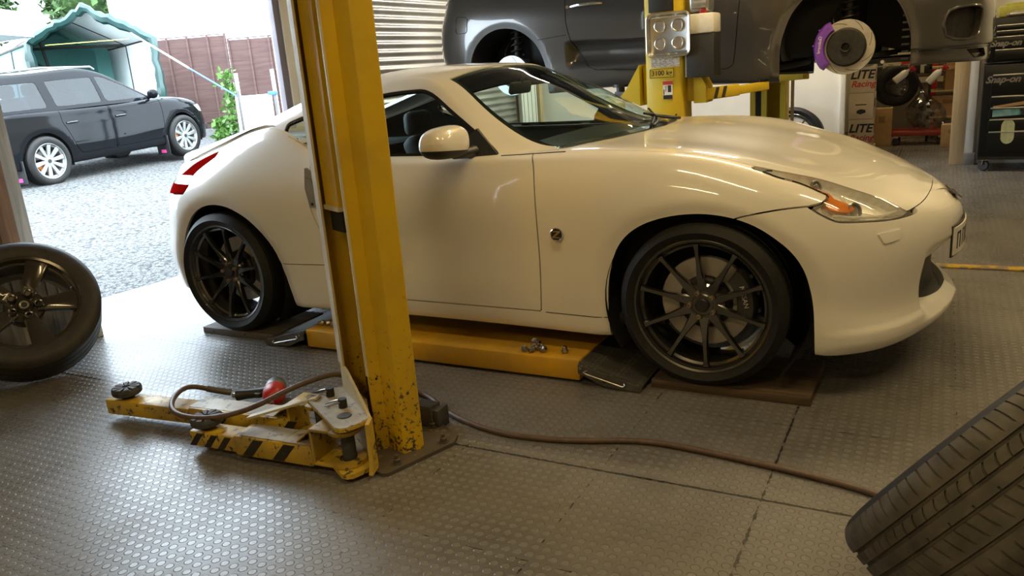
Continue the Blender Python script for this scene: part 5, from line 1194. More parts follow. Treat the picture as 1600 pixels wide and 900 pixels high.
m.build('label_border', MT['decal_black'], d_); text_obj('label_lettering', '3100 kg', .044, MT['decal_black'], frame((-.0265, YF - .0016, 1.197), (1,0,0), (0,0,1)), d_, .0005, bold=.0006)
d_ = decal(pn, 'warning_label', -.020, .044, 1.028, 1.146, MT['decal_white']); m = MB().box((.012, YF - .0015, 1.133), (.064, .0015, .024)); m.build('label_heading', MT['redink'], d_)
m = MB().box((.012, YF - .0015, 1.042), (.062, .0015, .026)); m.box((.024, YF - .0015, 1.095), (.022, .0015, .044)); m.box((-.014, YF - .0015, 1.075), (.006, .0015, .034)); m.lathe([(0, 0), (.006, 0), (.006, .0015)], 14, (.000, YF - .001, 1.108), (0,-1,0)); m.bar((0, YF - .0015, 1.100), (-.002, YF - .0015, 1.078), .0015, .008, up=(0,1,0)); m.build('label_pictogram', MT['decal_black'], d_)
for x, z in ((-.075, .915), (.065, .925)): m = MB().cyl((x, YF - .001, z), (x, YF + .002, z), .006, 12); m.build('post_bolt', MT['iron'], pn)
# magnetic parts tray stuck to the near post
tr = thing('parts_tray', 'square stainless magnetic parts tray stuck to the near post of the lift behind', 'tray', (.463, 1.430, 1.435))
def rrect(w, h, r, n=6):
    return [(sx * (w / 2 - r) + r * math.cos(a), sy * (h / 2 - r) + r * math.sin(a)) for sx, sy, a0 in ((1,1,0),(-1,1,PI/2),(-1,-1,PI),(1,-1,1.5*PI)) for a in np.linspace(a0, a0 + PI / 2, n)]
m = MB(); rings = [(.262, .246, .030, -.026), (.275, .259, .036, -.030), (.282, .266, .038, -.024), (.262, .246, .030, -.020), (.245, .229, .026, -.004), (.235, .219, .024, -.001)]; V = []; F = []; n = 24
for w_, h_, r_, y in [(.283, .267, .038, -.026)] + rings[2:]:
    V += [(a, y, c) for a, c in rrect(w_, h_, r_)]
for k in range(4):
    for i in range(n): F.append((k*n+i, k*n+(i+1)%n, (k+1)*n+(i+1)%n, (k+1)*n+i))
F.append(tuple(4*n + i for i in range(n))); m.add(V, F); m.build('pan', MT['satin'], tr, 30)
m = MB().tube([(a, -.025, c) for a, c in rrect(.283, .267, .038)], .0055, 8, closed=True); m.build('rolled_rim', MT['satin'], tr)
for sx in (-1, 1):
    for sz in (-1, 1):
        m = MB(); m.lathe([(.040, .001), (.0385, .008), (.034, .010), (.031, .006), (.0, .005)], 36, (sx * .058, -.002, sz * .054), (0,-1,0)); m.build('magnet_boss', MT['satin'], tr, 40)
# hydraulic power unit on the lift
pu = bpy.data.objects.new('hydraulic_unit', None); COL.objects.link(pu); pu.parent = l2; pu.location = (.66 - .43, 1.52 - 2.9, 1.16); pu['label'] = 'hydraulic unit with pale tank top and red cap'
m = MB().box((0, 0, .13), (.185, .17, .27), bev=.006); m.build('oil_tank', MT['tank'], pu); m = MB().box((0, -.003, .325), (.19, .178, .122), bev=.014); m.build('tank_top', MT['white_plastic'], pu)
m = MB().cyl((.012, -.04, .386), (.012, -.04, .412), .023, 20); m.build('filler_cap', MT['red'], pu)
m = MB(); m.box((-.01, .02, .46), (.13, .14, .13), bev=.02); m.cyl((-.05, -.06, .44), (.04, -.06, .44), .022, 16); m.box((-.01, .02, .56), (.12, .13, .1), bev=.02); m.cyl((-.01, .02, .6), (-.01, .02, .9), .075, 24); m.build('pump_motor', MT['silver'], pu)
m = MB().box((-.090, -.06, .16), (.012, .05, .32)); m.build('mounting_bracket', MT['galv'], pu)
# ---------------------------------------------------------------- planks, nuts, tools on the floor
def plank(x0, x1, y0, y1, mat, lab, rot=0):
    m = MB().box((0, 0, .0175), (x1 - x0, y1 - y0, .035), bev=.003); o = m.build('timber_plank', mat, None); o.location = ((x0 + x1) / 2, (y0 + y1) / 2, 0); o.rotation_euler = (0, 0, rot); return tag(o, lab, 'plank', 'timber planks under the coupe')
plank(1.068, 1.680, -.893, -.50, MT['plank'], 'oily timber plank under the near front wheel of the white coupe')
pk = plank(-1.545, -1.015, -.905, -.50, MT['plank_grey'], 'grey timber plank under the near rear wheel of the white coupe'); 
for x in (-.18, .06): m = MB().cyl((x, -.203, .018), (x, -.2005, .018), .006, 10); o = m.build('nail_hole', MT['inner'], pk)
plank(1.05, 1.60, .55, .95, MT['plank'], 'timber plank under the far front wheel of the white coupe'); plank(-1.55, -.95, .55, .95, MT['plank_grey'], 'timber plank under the far rear wheel of the white coupe')
def nut():
    m = MB().lathe([(.004, 0), (.0095, 0), (.0115, .006), (.0155, .010), (.0155, .013), (.011, .014)], 20); m.lathe([(.0115, .012), (.0115, .028), (.0095, .032), (.006, .032), (.0055, .022), (0, .022)], 6); return m
NP = [(.500, -.905, .0155, (1.5, .2, .4), 'leftmost one, hollow end outwards'), (.528, -.897, .0155, (1.4, 0, 2.0), 'second from the left'), (.552, -.905, .0155, (1.6, .3, -.6), 'front middle'), (.580, -.898, .0155, (1.3, 0, 1.1), 'right end of the pile'),
      (.536, -.866, .0155, (1.5, 0, 3.0), 'back left of the pile'), (.566, -.868, .0155, (1.6, 0, .2), 'back right of the pile'), (.538, -.888, .040, (1.2, .4, .9), 'on top, left'), (.563, -.888, .040, (1.9, .2, -1.1), 'on top, right')]
n0 = None; nm_ = nut().mesh('lug_nut', 30)
def place_nut(x, y, z, r, lab):
    o = link('lug_nut', nm_, MT['steel']); o.location = (x, y, z); o.rotation_euler = r; return tag(o, lab, 'lug nut', 'lug nuts on the yellow platform')
for x, y, z, r, l in NP: place_nut(x, y, z + .105, r, 'lug nut in the pile on the yellow platform, ' + l)
place_nut(.685, -.885, .105, (0, 0, .2), 'single steel lug nut standing alone on the yellow platform')
for x, y, l in ((-.672, -.868, 'nearest the ramp end'), (-.640, -.850, 'middle of three'), (-.610, -.862, 'tucked behind the column')): place_nut(x, y, .1205, (1.5, 0, x * 30), 'lug nut at the left end of the yellow platform, ' + l)
# air hose and impact wrench
hp = [(-.560, -1.605, .055), (-.62, -1.66, .085), (-.64, -1.74, .125), (-.585, -1.86, .135), (-.47, -1.955, .135), (-.36, -1.975, .135), (-.25, -1.95, .14), (-.12, -1.88, .17), (.0, -1.80, .225), (.05, -1.70, .235), (.06, -1.60, .21), (.04, -1.48, .12), (.09, -1.34, .04), (.192, -1.275, .013), (.33, -1.345, .011), (.483, -1.43, .011), (.62, -1.472, .011), (.737, -1.486, .011), (.975, -1.45, .011), (1.188, -1.381, .011), (1.412, -1.382, .011), (1.624, -1.407, .011), (1.8, -1.437, .011), (1.936, -1.473, .011), (2.15, -1.56, .011), (2.5, -1.58, .011), (3.2, -1.2, .011)]
m = MB().tube(crv(hp, 260), .0105, 10); h = tag(m.build('air_hose', MT['hose'], None, 60), 'brown rubber air hose looping over the lift arms and along the floor', 'hose')
m = MB().tube(crv(hp, 260)[:9], .0135, 10); m.build('hose_ferrule', MT['rust'], h)
g = thing('impact_wrench', 'red and grey air impact wrench lying on the floor behind the long lift arm', 'impact wrench', (-.385, -1.525, .0))
gd = Vector((.62, -.78, .0)).normalized(); c = Vector((0, 0, .052)); hd = Vector((-.83, -.42, -.04)).normalized()
m = MB(); m.lathe([(0, -.075), (.030, -.075), (.042, -.060), (.045, -.02), (.046, .03)], 28, c, gd); m.build('motor_housing', MT['satin'], g)
m = MB(); m.lathe([(.0465, .005), (.048, .025), (.045, .060), (.034, .085), (.020, .095), (.0, .097)], 28, c, gd); m.build('hammer_case', MT['red'], g)
m = MB().cyl(c + gd * .09, c + gd * .135, .011, 14); m.box(c + gd * .142, (.018, .018, .02), rot=Matrix((gd.cross(Vector((0,0,1))), Vector((0,0,1)), gd)).transposed()); m.build('anvil', MT['chrome'], g)
m = MB().tube([c + hd * .03, c + hd * .06, c + hd * .12, c + hd * .165], [.026, .022, .021, .025], 16); hh = m.build('handle', MT['black'], g)
m = MB().tube([c + hd * .165, c + hd * .185], [.011, .010], 12); m.build('air_fitting', MT['steel'], hh)
m = MB().box(c + hd * .07 + gd * .026, (.03, .02, .02), bev=.004); m.build('trigger', MT['iron'], hh)
# ---------------------------------------------------------------- loose wheels
def axis_rot(n, spin=0):
    y = -Vector(n).normalized(); x = Vector((0, 0, 1)).cross(y).normalized(); z = x.cross(y); M = Matrix((x, y, z)).transposed(); return (M @ Matrix.Rotation(spin, 3, 'Y')).to_euler()
def nv(az, el): return Vector((math.cos(el) * math.cos(az), math.cos(el) * math.sin(az), math.sin(el)))
lw = thing('loose_wheel', 'loose tyre on a gloss black five-spoke wheel leaning near the doorway', 'wheel', (-1.857, -1.655, .334), axis_rot(nv(math.radians(-26.9), math.radians(36.2)), math.radians(0)))
wd = .235; MB().lathe(tyre_mesh(.332, .240, wd, 4, .008), 96, (0,0,0), (0,1,0)).build('tyre', MT['tyre_brown'], lw, 40)
m = MB(); rim_barrel(m, .246, wd - .02, .016)
def pd(t):
    hw = .030 + .022 * t ** 1.3; return hw, -wd / 2 + .012 + .030 * (1 - t) ** 1.6, .035
spoke_set(m, 5, .055, .232, pd, math.radians(100)); m.lathe([(0, -wd/2 + .052), (.036, -wd/2 + .050), (.040, -wd/2 + .056), (.083, -wd/2 + .058), (.09, -wd/2 + .07), (.085, -wd/2 + .12), (0, -wd/2 + .12)], 40, (0,0,0), (0,1,0))
r = m.build('rim', MT['rimgloss'], lw, 32)
MB().lathe([(0, -wd/2 + .036), (.026, -wd/2 + .037), (.030, -wd/2 + .042), (.032, -wd/2 + .055)], 32, (0,0,0), (0,1,0)).build('centre_cap', MT['rimgloss'], r)
MB().lathe([(.014, -wd/2 + .0365), (.018, -wd/2 + .034), (.021, -wd/2 + .0365)], 28, (0,0,0), (0,1,0)).build('cap_ring', MT['satin'], r)
for k in range(5):
    a = math.radians(100 + 36) + 2 * PI * k / 5 if False else math.radians(100) + 2 * PI * k / 5
    MB().lathe([(.012, -wd/2 + .056), (.013, -wd/2 + .030), (.019, -wd/2 + .028), (.021, -wd/2 + .034), (.023, -wd/2 + .06)], 20, (.062 * math.cos(a), 0, .062 * math.sin(a)), (0,1,0)).build('lug_hole', MT['rim'], r, 40)
# the foreground tyre with its tread
ft_ = thing('foreground_tyre', 'big worn tyre with its tread towards the camera at the lower right', 'tyre', (2.205, -1.936, .336), axis_rot(nv(math.radians(155.04), math.radians(36.18))))
def treaded(R, w, ribs, groove, npitch):
    # ribs: boundaries along the width (outer face = -w/2 first); returns mesh
    h = w / 2; ss = []; bs = [-.118] + ribs + [.124]
    for k in range(len(bs) - 1):
        a = bs[k] + (groove / 2 if k else 0); b = bs[k + 1] - (groove / 2 if k < len(bs) - 2 else 0)
        for t in np.linspace(0, 1, 7): ss.append((a + (b - a) * t, k, t))
        if k < len(bs) - 2: ss.append((b + groove * .25, -1, 0)); ss.append((b + groove * .75, -1, 0))
    base = [0, .40, .435, .535, .57, .8]; A = np.array([(p + b) / npitch * 2 * PI for p in range(npitch) for b in base]); cutm = np.array([1 if .42 < b < .55 else 0 for p in range(npitch) for b in base]); par = np.array([p % 2 for p in range(npitch) for b in base])
    V = []; m = len(ss)
    off = {0: lambda t: .010 * t, 1: lambda t: .03 + .035 * (1 - t) ** 2, 2: lambda t: .03, 3: lambda t: .02 + .05 * t, 4: lambda t: .05 + .03 * t, -1: lambda t: .03}
    amp = {0: lambda t: 1.0 if t < .8 else 0, 1: lambda t: 1 if .1 < t else .0, 2: lambda t: 1 if t > .8 else 0, 3: lambda t: 1 if t < .75 else 0, 4: lambda t: 1 if t > .25 else 0, -1: lambda t: 0}
    for i, a in enumerate(A):
        for (s_, k, t) in ss:
            rr = R - .028 * max(0, (abs(s_) - .075) / .05) ** 2.2
            if k < 0: rr -= .0075
            else:
                rr -= .0050 * cutm[i] * amp[k](t) * (1 if k != 2 else par[i])
            aa = a + off[k](t); V.append((rr * math.cos(aa), s_, rr * math.sin(aa)))
    n = len(A); F = [(i*m+j, ((i+1) % n)*m+j, ((i+1) % n)*m+j+1, i*m+j+1) for i in range(n) for j in range(m - 1)]
    return V, F, m, n
V, F, m_, n_ = treaded(.332, .25, [-.065, -.034, -.002, .054], .009, 74)
MB().add(V, F).build('tread', MT['tyre_dusty'], ft_, 30)
m = MB(); rs = .332 - .028 * ((.118 - .075) / .05) ** 2.2; rs2 = .332 - .028 * ((.124 - .075) / .05) ** 2.2
m.lathe([(rs, -.118), (.295, -.126), (.27, -.130), (.245, -.122), (.232, -.108), (.225, -.10), (.225, .10), (.232, .112), (.25, .126), (.27, .134), (.29, .132), (rs2, .124)], 96, (0,0,0), (0,1,0)); m.build('sidewall', MT['tyre'], ft_, 40)
# ---------------------------------------------------------------- boards behind the loose wheel
m = MB().box((0, 0, .20), (.012, .62, .40), bev=.002); o = m.build('white_foam_board', MT['white_sheet'], None); o.location = (-2.27, -1.395, .0); o.rotation_euler = (0, -.10, -.47); tag(o, 'white board standing on edge behind the loose wheel by the doorway', 'board')
m = MB().box((0, 0, .26), (.02, .55, .52))
for k in range(11): m.box((.012, -.25 + .05 * k, .26), (.008, .022, .52))
o = m.build('ribbed_panel', MT['oldwood'], None); o.location = (-2.185, -1.50, .004); o.rotation_euler = (0, -.06, -.47); tag(o, 'grey ribbed panel leaning behind the loose wheel', 'panel')
# ---------------------------------------------------------------- against the back wall and in the store
sw_ = thing('spare_wheel', 'black alloy wheel leaning on the white wall beyond the bonnet', 'wheel', (.60, 5.50, .335), (math.radians(-9), 0, 0))
ten_spoke_wheel(sw_, .33, .25, .22, -.106)
bx = [(1.09, .432, 'bottom of the stack'), (1.085, .738, 'middle of the stack'), (1.08, 1.045, 'top of the stack')]
bz_ = [.10, .437, .738]; tops = [.437, .738, 1.045]
for k in range(3):
    z0, z1 = bz_[k] if k else .12, tops[k]; t = thing('wheel_box', 'pale printed wheel carton, ' + ('bottom', 'middle', 'top')[k] + ' one of the stack in the store', 'carton', (1.215, 6.56, z0), (0, 0, (.02, -.02, .01)[k]), 'wheel cartons in the store')
    hh_ = z1 - z0 - .003; m = MB().box((0, 0, hh_ / 2), (.265, .32, hh_), bev=.004); m.build('carton', MT['card_white'], t); m = MB().box((0, 0, hh_ + .0005), (.264, .05, .0012)); m.build('tape', MT['card'], t)
    if k != 1:
        text_obj('box_lettering', 'LITE', .135, MT['decal_black'], frame((-.005, -.1612, hh_ * .66), (1,0,0), (0,0,1)), t, .0006, shear=.25, bold=.004); text_obj('box_lettering', 'Racing', .098, MT['redink'], frame((.01, -.1612, hh_ * .32), (1,0,0), (0,0,1)), t, .0006, shear=.3, bold=.002)
    else:
        m = MB().prism([(-.045, .07), (.0, .055), (.055, .075), (.05, .105), (0, .115), (-.04, .10)], -.162, -.1602, ez=(0,1,0)); m.build('box_logo', MT['decal_black'], t)
        m = MB().box((0, -.161, .165), (.12, .001, .012)); m.build('box_print', MT['decal_black'], t)
    m = MB().box((.1335, .0, hh_ * .6), (.001, .10, .10)); m.build('side_label', MT['decal_black'], t)
m = MB()
pb = MB().box((1.215, 6.56, .06), (.30, .34, .12), bev=.004).build('storage_plinth', MT['pine'], None); tag(pb, 'timber plinth under the stack of wheel cartons', 'plinth')
def carton(x, y, z, w, d, h, lab, rz=0, mat='card'):
    t = thing('cardboard_box', lab, 'box', (x, y, z), (0, 0, rz), 'brown cartons in the store'); MB().box((0, 0, h / 2), (w, d, h), bev=.004).build('carton', MT[mat], t); MB().box((0, 0, h + .0006), (w * .995, .05, .0012)).build('tape', MT['card_white'], t); MB().box((0, -d / 2 - .0006, h * .7), (w * .3, .001, h * .18)).build('print', simple('faded_print', (.30, .18, .08), .8), t); return t
carton(1.375, 7.55, 0, .235, .26, .475, 'tall brown carton standing on the store floor beside the red dolly', .05)
carton(2.165, 7.29, 0, .22, .24, .265, 'low brown carton on the floor beside the timber post', -.04)
sh = thing('storage_rack', 'rough store shelving behind the timber post stacked with cartons', 'shelves', (2.15, 8.05, 0)); MB().box((0, 0, .63), (.55, .36, .02)).build('shelf', MT['pine'], sh); MB().box((0, 0, .92), (.55, .36, .02)).build('shelf', MT['pine'], sh); MB().box((0, 0, .30), (.55, .36, .02)).build('shelf', MT['pine'], sh)
for sx in (-1, 1):
    for sy in (-1, 1): MB().box((sx * .26, sy * .165, .7), (.03, .03, 1.4)).build('upright', MT['iron'], sh)
carton(2.18, 8.03, .641, .26, .24, .235, 'brown carton on the middle shelf of the store', .1); carton(2.20, 8.03, .931, .24, .24, .24, 'brown carton on the top shelf of the store', -.1); carton(2.10, 8.03, .311, .36, .26, .26, 'dark brown carton on the low shelf of the store', .03)
dl = thing('red_dolly', 'red wheeled dolly on the store floor carrying a clear plastic bag', 'dolly', (1.80, 7.62, 0))
MB().box((0, 0, .145), (.60, .36, .055), bev=.008).build('deck', simple('faded_red_paint', (.28, .035, .02), .55), dl)
for sx in (-1, 1):
    for sy in (-1, 1):
        cx, cy = sx * .25, sy * .13; w = MB().lathe([(0, -.014), (.038, -.014), (.044, -.008), (.044, .008), (.038, .014), (0, .014)], 20, (cx, cy, .046), (0,1,0)).build('castor_wheel', MT['black'], dl); MB().box((cx, cy, .105), (.05, .05, .03)).build('castor_plate', MT['galv'], w)
random.seed(5)
V = []; F = []; n = 26; k_ = 16
for j in range(k_ + 1):
    t = j / k_; rr = .22 * (math.sin(PI * min(1, t * .75 + .22))) ** .7 * (1 - .75 * max(0, t - .62) / .38)
    for i in range(n):
        a = 2 * PI * i / n; q = rr * (1 + random.uniform(-.14, .14)); V.append((q * math.cos(a) * .95 + .10 * (.5 - t), q * math.sin(a) * .6, .175 + .48 * t + random.uniform(-.012, .012)))
for j in range(k_):
    for i in range(n): F.append((j*n+i, j*n+(i+1)%n, (j+1)*n+(i+1)%n, (j+1)*n+i))
o = MB().add(V, F).build('plastic_bag', MT['film'], None, 20); o.location = (1.86, 7.60, .016); tag(o, 'crumpled clear plastic bag of parts standing on the red dolly', 'bag')
m = MB()
for q in range(9): m.box((1.78 + random.uniform(-.02, .16), 7.6 + random.uniform(-.04, .04), .215 + .06 * random.random() + .03 * q), (.08, .05, .04), rot=(random.random(), random.random(), random.random() * 3), bev=.01)
o = m.build('bagged_parts', MT['iron'], None); tag(o, 'dark metal parts inside the clear plastic bag', 'parts'); o['kind'] = 'stuff'
# black wheel bag, engine crane and bottles above
t = thing('small_wheel', 'small black wheel standing on end above the tall carton in the store', 'wheel', (1.50, 7.72, .735), (0, 0, .35)); MB().lathe(tyre_mesh(.255, .15, .2), 48, (0,0,0), (0,1,0)).build('tyre', MT['tyre'], t, 40); MB().lathe([(0, -.04), (.10, -.05), (.15, -.085), (.156, -.06), (.156, .06), (0, .06)], 40, (0,0,0), (0,1,0)).build('rim', MT['rimgloss'], t)
ec = thing('engine_crane', 'red folding engine crane at the back of the store', 'engine crane', (1.85, 8.45, 0))
MB().box((.08, 0, .75), (.07, .07, 1.3), bev=.006).build('mast', MT['red'], ec); MB().bar((-.32, 0, .98), (.34, 0, 1.06), .06, .07, bev=.006).build('boom', MT['red'], ec); MB().bar((.08, -.02, .35), (-.22, -.02, .98), .04, .04).build('ram', MT['iron'], ec)
for sx in (-1, 1): MB().bar((.08, sx * .06, .09), (-.4, sx * .22, .07), .05, .06).build('leg', MT['red'], ec)
MB().box((.08, 0, .10), (.12, .4, .05)).build('foot', MT['red'], ec)
bn = thing('work_bench', 'cluttered dark bench along the back wall of the store', 'bench', (1.75, 9.05, 0)); MB().box((0, 0, .80), (1.7, .5, .04)).build('bench_top', MT['plank'], bn)
for sx in (-1, 1):
    for sy in (-1, 1): MB().box((sx * .8, sy * .2, .39), (.06, .06, .78)).build('leg', MT['plank'], bn)
for k in range(9):
    x = 1.05 + .16 * k; hh_ = .1 + .22 * random.random(); o = MB().box((0, 0, hh_ / 2), (.11, .18, hh_), bev=.01); o.lathe([(.03, hh_), (.03, hh_ + .04), (0, hh_ + .04)], 14); o = o.build('parts_bin', [MT['iron'], MT['black'], MT['plank'], MT['card']][k % 4], None); o.location = (x, 8.98, .82); tag(o, 'dark container in the row on the store bench, ' + ['first', 'second', 'third', 'fourth', 'fifth', 'sixth', 'seventh', 'eighth', 'ninth'][k] + ' from the left', 'container', 'containers on the store bench')
MB().box((0,0,0),(.01,.01,.01))
def bottle(x, y, z, rot, lab):
    t = thing('spray_bottle', lab, 'bottle', (x, y, z), rot, 'spray bottles with red triggers')
    MB().lathe([(0, 0), (.040, 0), (.044, .006), (.044, .13), (.036, .165), (.016, .185), (.016, .20), (0, .20)], 24).build('bottle', MT['white_plastic'], t); m = MB().lathe([(0, .20), (.019, .20), (.019, .225), (0, .228)], 16); m.box((.015, 0, .245), (.075, .026, .036), bev=.006); m.build('trigger_head', MT['red'], t); m = MB().bar((.045, 0, .235), (.03, 0, .195), .012, .008); m.build('trigger', MT['red'], t); return t
rl = thing('bottle_rail', 'thin steel rail across the store with spray bottles hooked on it', 'rail', (1.78, 7.1, 1.0)); MB().cyl((-.75, 0, 0), (.75, 0, 0), .008, 10).build('rail', MT['galv'], rl)
for sx in (-.74, .74): MB().cyl((sx, 0, 0), (sx, 0, 2.35), .006, 8).build('hanger', MT['galv'], rl)
bottle(1.52, 7.06, .815, (0, .9, .3), 'white spray bottle with red head tilted right, left one in the store'); bottle(1.88, 7.06, .78, (0, .75, 0), 'pale spray bottle with red trigger tilted right, beside the timber post')
# ---------------------------------------------------------------- tool chest by the opening
tc = thing('tool_chest', 'tall black roller tool chest with bright drawer trims at the right edge', 'tool chest', (2.80, 5.38, 0))
X0, X1, YF2, YB = -.425, .45, -.28, .26
MB().box(((X0 + X1) / 2, (YF2 + YB) / 2 + .01, .57), (X1 - X0, YB - YF2 - .02, .86), bev=.008).build('roll_cabinet', MT['chest'], tc)
MB().box(((X0 + X1) / 2, (YF2 + YB) / 2 + .03, 1.22), (X1 - X0 - .03, YB - YF2 - .06, .40), bev=.008).build('top_chest', MT['chest'], tc)
MB().box(((X0 + X1) / 2, 0, .125), (X1 - X0, .5, .03)).build('chassis', MT['black'], tc)
for z0, z1 in ((.185, .375), (.39, .490), (.505, .597), (.612, .703), (.718, .90)):
    d_ = MB().box((.03, YF2, (z0 + z1) / 2), (X1 - X0 - .10, .02, z1 - z0 - .006), bev=.004).build('drawer', MT['chest'], tc); MB().bar((X0 + .075, YF2 - .014, z1 + .004), (X1 - .02, YF2 - .014, z1 + .004), .018, .014, bev=.003).build('drawer_trim', MT['satin'], d_)
for z0, z1 in ((1.04, 1.125), (1.14, 1.24), (1.253, 1.292), (1.304, 1.343)):
    d_ = MB().box((.03, YF2 + .03, (z0 + z1) / 2), (X1 - X0 - .12, .02, z1 - z0 - .006), bev=.003).build('drawer', MT['chest'], tc); MB().bar((X0 + .075, YF2 + .016, z1 + .004), (X1 - .03, YF2 + .016, z1 + .004), .016, .012, bev=.003).build('drawer_trim', MT['satin'], d_)
text_obj('maker_lettering', 'Snap-on', .085, MT['dimsilver'], frame((-.27, YF2 - .0112, .862), (1,0,0), (0,0,1)), tc, .001, shear=.35, bold=.003); text_obj('maker_lettering', 'Snap-on', .075, MT['dimsilver'], frame((-.27, YF2 + .0188, 1.187), (1,0,0), (0,0,1)), tc, .001, shear=.35, bold=.003)
gm = NT('teal_graphic')
def graphic():
    t = gm; n = t.noise(5, 2, .5, dist=1.0); t.set(Base_Color=t.ramp(n, (.35, (.02, .03, .03)), (.46, (.12, .35, .36)), (.60, (.30, .52, .52))), Roughness=.35)
graphic()
for pts, mt_ in (([(-.33, .52), (.40, .56), (.40, .60), (-.33, .585)], gm.m), ([(-.33, .605), (-.33, .62), (.3, .715), (.4, .70), (.4, .66)], MT['card']), ([(-.02, .20), (.40, .20), (.40, .48), (.08, .47)], gm.m)):
    z0 = min(q[1] for q in pts); m = MB().prism([(a, c) for a, c in pts], YF2 - .0118, YF2 - .0105, ez=(0,1,0)); m.build('drawer_sticker', mt_, tc)
m = MB().prism([(-.195 + .055 * math.cos(a), .43 + .065 * math.sin(a) - (.0 if math.sin(a) > 0 else .10)) for a in np.linspace(0, 2 * PI, 25)[:-1]], YF2 - .0128, YF2 - .0117, ez=(0,1,0)); m.build('drawer_sticker', simple('pale_green_sticker', (.62, .66, .36), .4), tc)
for sx in (X0 + .06, X1 - .06):
    for y in (-.2, .18):
        w = MB().lathe([(0, -.018), (.046, -.018), (.052, -.010), (.052, .010), (.046, .018), (0, .018)], 24, (sx, y, .053), (.5,1,0)).build('castor', MT['black'], tc); m = MB(); m.bar((sx - .02, y - .026, .06), (sx - .01, y - .026, .112), .006, .04, up=(0,1,0)); m.bar((sx - .02, y + .026, .06), (sx - .01, y + .026, .112), .006, .04, up=(0,1,0)); m.box((sx, y, .108), (.075, .075, .008)); m.build('castor_fork', MT['chrome'], w)
for (x, y, z, w_, d_, h_, mt_, lab, rz) in ((2.70, 5.27, 1.425, .34, .16, .035, 'satin', 'flat steel tray of odds and ends on top of the tool chest', .1), (2.72, 5.46, 1.425, .5, .10, .10, 'card', 'yellowish packet lying on top of the tool chest behind the tray', -.12)):
    m = MB().box((0, 0, h_ / 2), (w_, d_, h_), bev=.012); m.box((0, 0, h_ * .8), (w_ * .8, d_ * .8, h_ * .9), bev=.01); o = m.build('tray' if mt_ == 'satin' else 'packet', MT[mt_] if mt_ == 'satin' else simple('olive_packet', (.40, .36, .05), .5), None); o.location = (x, y, z); o.rotation_euler = (0, 0, rz); tag(o, lab, 'tray' if mt_ == 'satin' else 'packet')
MB()
# boarded door and timber near the far corner of the left wall (seen through the coupe's glass)
dr = thing('boarded_door', 'pale boarded door standing in the far left corner, seen through the coupe glass', 'door', (XW + .05, 5.28, 0)); MB().box((0, 0, 1.0), (.05, .42, 2.0), bev=.004).build('door_panel', MT['white_sheet'], dr)
for k in range(4): MB().box((.027, -.16 + .107 * k, 1.0), (.006, .006, 1.96)).build('board_groove', MT['oldwood'], dr)
o = MB().box((0, 0, 1.2), (.07, .09, 2.4), bev=.004).build('corner_timber', MT['pine'], None); o.location = (XW + .06, 5.58, 0); tag(o, 'upright pale timber in the far left corner beside the boarded door', 'timber')
# ---------------------------------------------------------------- outside
VR = Vector((.873, .487, 0)); VF = Vector((-.487, .873, 0))
# fence of brown overlap panels
fb0 = Vector((-12.85, 7.95, 0)); fdir = Vector((2.62, 1.41, 0)).normalized(); fn = Vector((fdir.y, -fdir.x, 0))
t0 = 0.0
for k, (w_, top) in enumerate(((1.72, 2.53), (1.05, 2.42), (1.6, 2.42))):
    t = thing('fence_panel', ('brown overlap fence panel beside the green shelter', 'brown fence panel stepped lower, behind the white board', 'brown fence panel behind the mauve door jamb')[k], 'fence', fb0 + fdir * t0, (0, 0, math.atan2(fdir.y, fdir.x)), 'brown fence panels')
    n = 12; m = MB()
    for q in range(n):
        z = .60 + (top - .66) * q / n; hh_ = (top - .66) / n; m.box((w_ / 2, -.008 + random.uniform(-.004, .004), z + hh_ / 2), (w_ - .02, .014, hh_ + .02), rot=(.10, 0, random.uniform(-.003, .003)))
    m.build('boards', MT['fence'], t)
    for q in range(int(w_ / .42) + 1): MB().box((min(.03 + q * .43, w_ - .03), -.035, (top + .55) / 2), (.04, .03, top - .58)).build('batten', MT['fence'], t)
    MB().box((w_ / 2, -.01, top - .02), (w_, .03, .02)).build('capping', MT['fence'], t); t0 += w_ + .0005
for k in range(3):
    t = dup(t, None, ('brown fence panel hidden past the doorway, first', 'brown fence panel hidden past the doorway, second', 'brown fence panel hidden past the doorway, third')[k]); t.location = fb0 + fdir * t0; t0 += 1.62
# white rendered building behind
m = MB(); c = Vector((-16.6, 9.2, 0)); d = Vector((3.6, 1.9, 0)).normalized(); nn_ = Vector((d.y, -d.x, 0))
bd = thing('white_building', 'white rendered building beyond the brown fence', 'building', (0, 0, 0)); a = Vector((-15.85, 9.45, 0))
MB().prism([(0, .4), (10, .4), (10, 6.5), (0, 6.5)], 0, -5, a, d, (0,0,1), nn_).build('wall', MT['render_white'], bd)
MB().prism([(-.3, 6.4), (10.3, 6.4), (10.3, 6.6), (-.3, 6.6)], .3, -5.3, a, d, (0,0,1), nn_).build('roof_edge', MT['galv'], bd)
q = a + d * 3.75; MB().prism([(0, 2.6), (.07, 2.6), (.07, 6.4), (0, 6.4)], .0, .07, q, d, (0,0,1), nn_).build('downpipe', MT['galv'], bd); MB().prism([(-.02, 2.95), (.30, 2.95), (.30, 3.0), (-.02, 3.0)], .0, .05, q, d, (0,0,1), nn_).build('sill', MT['galv'], bd)
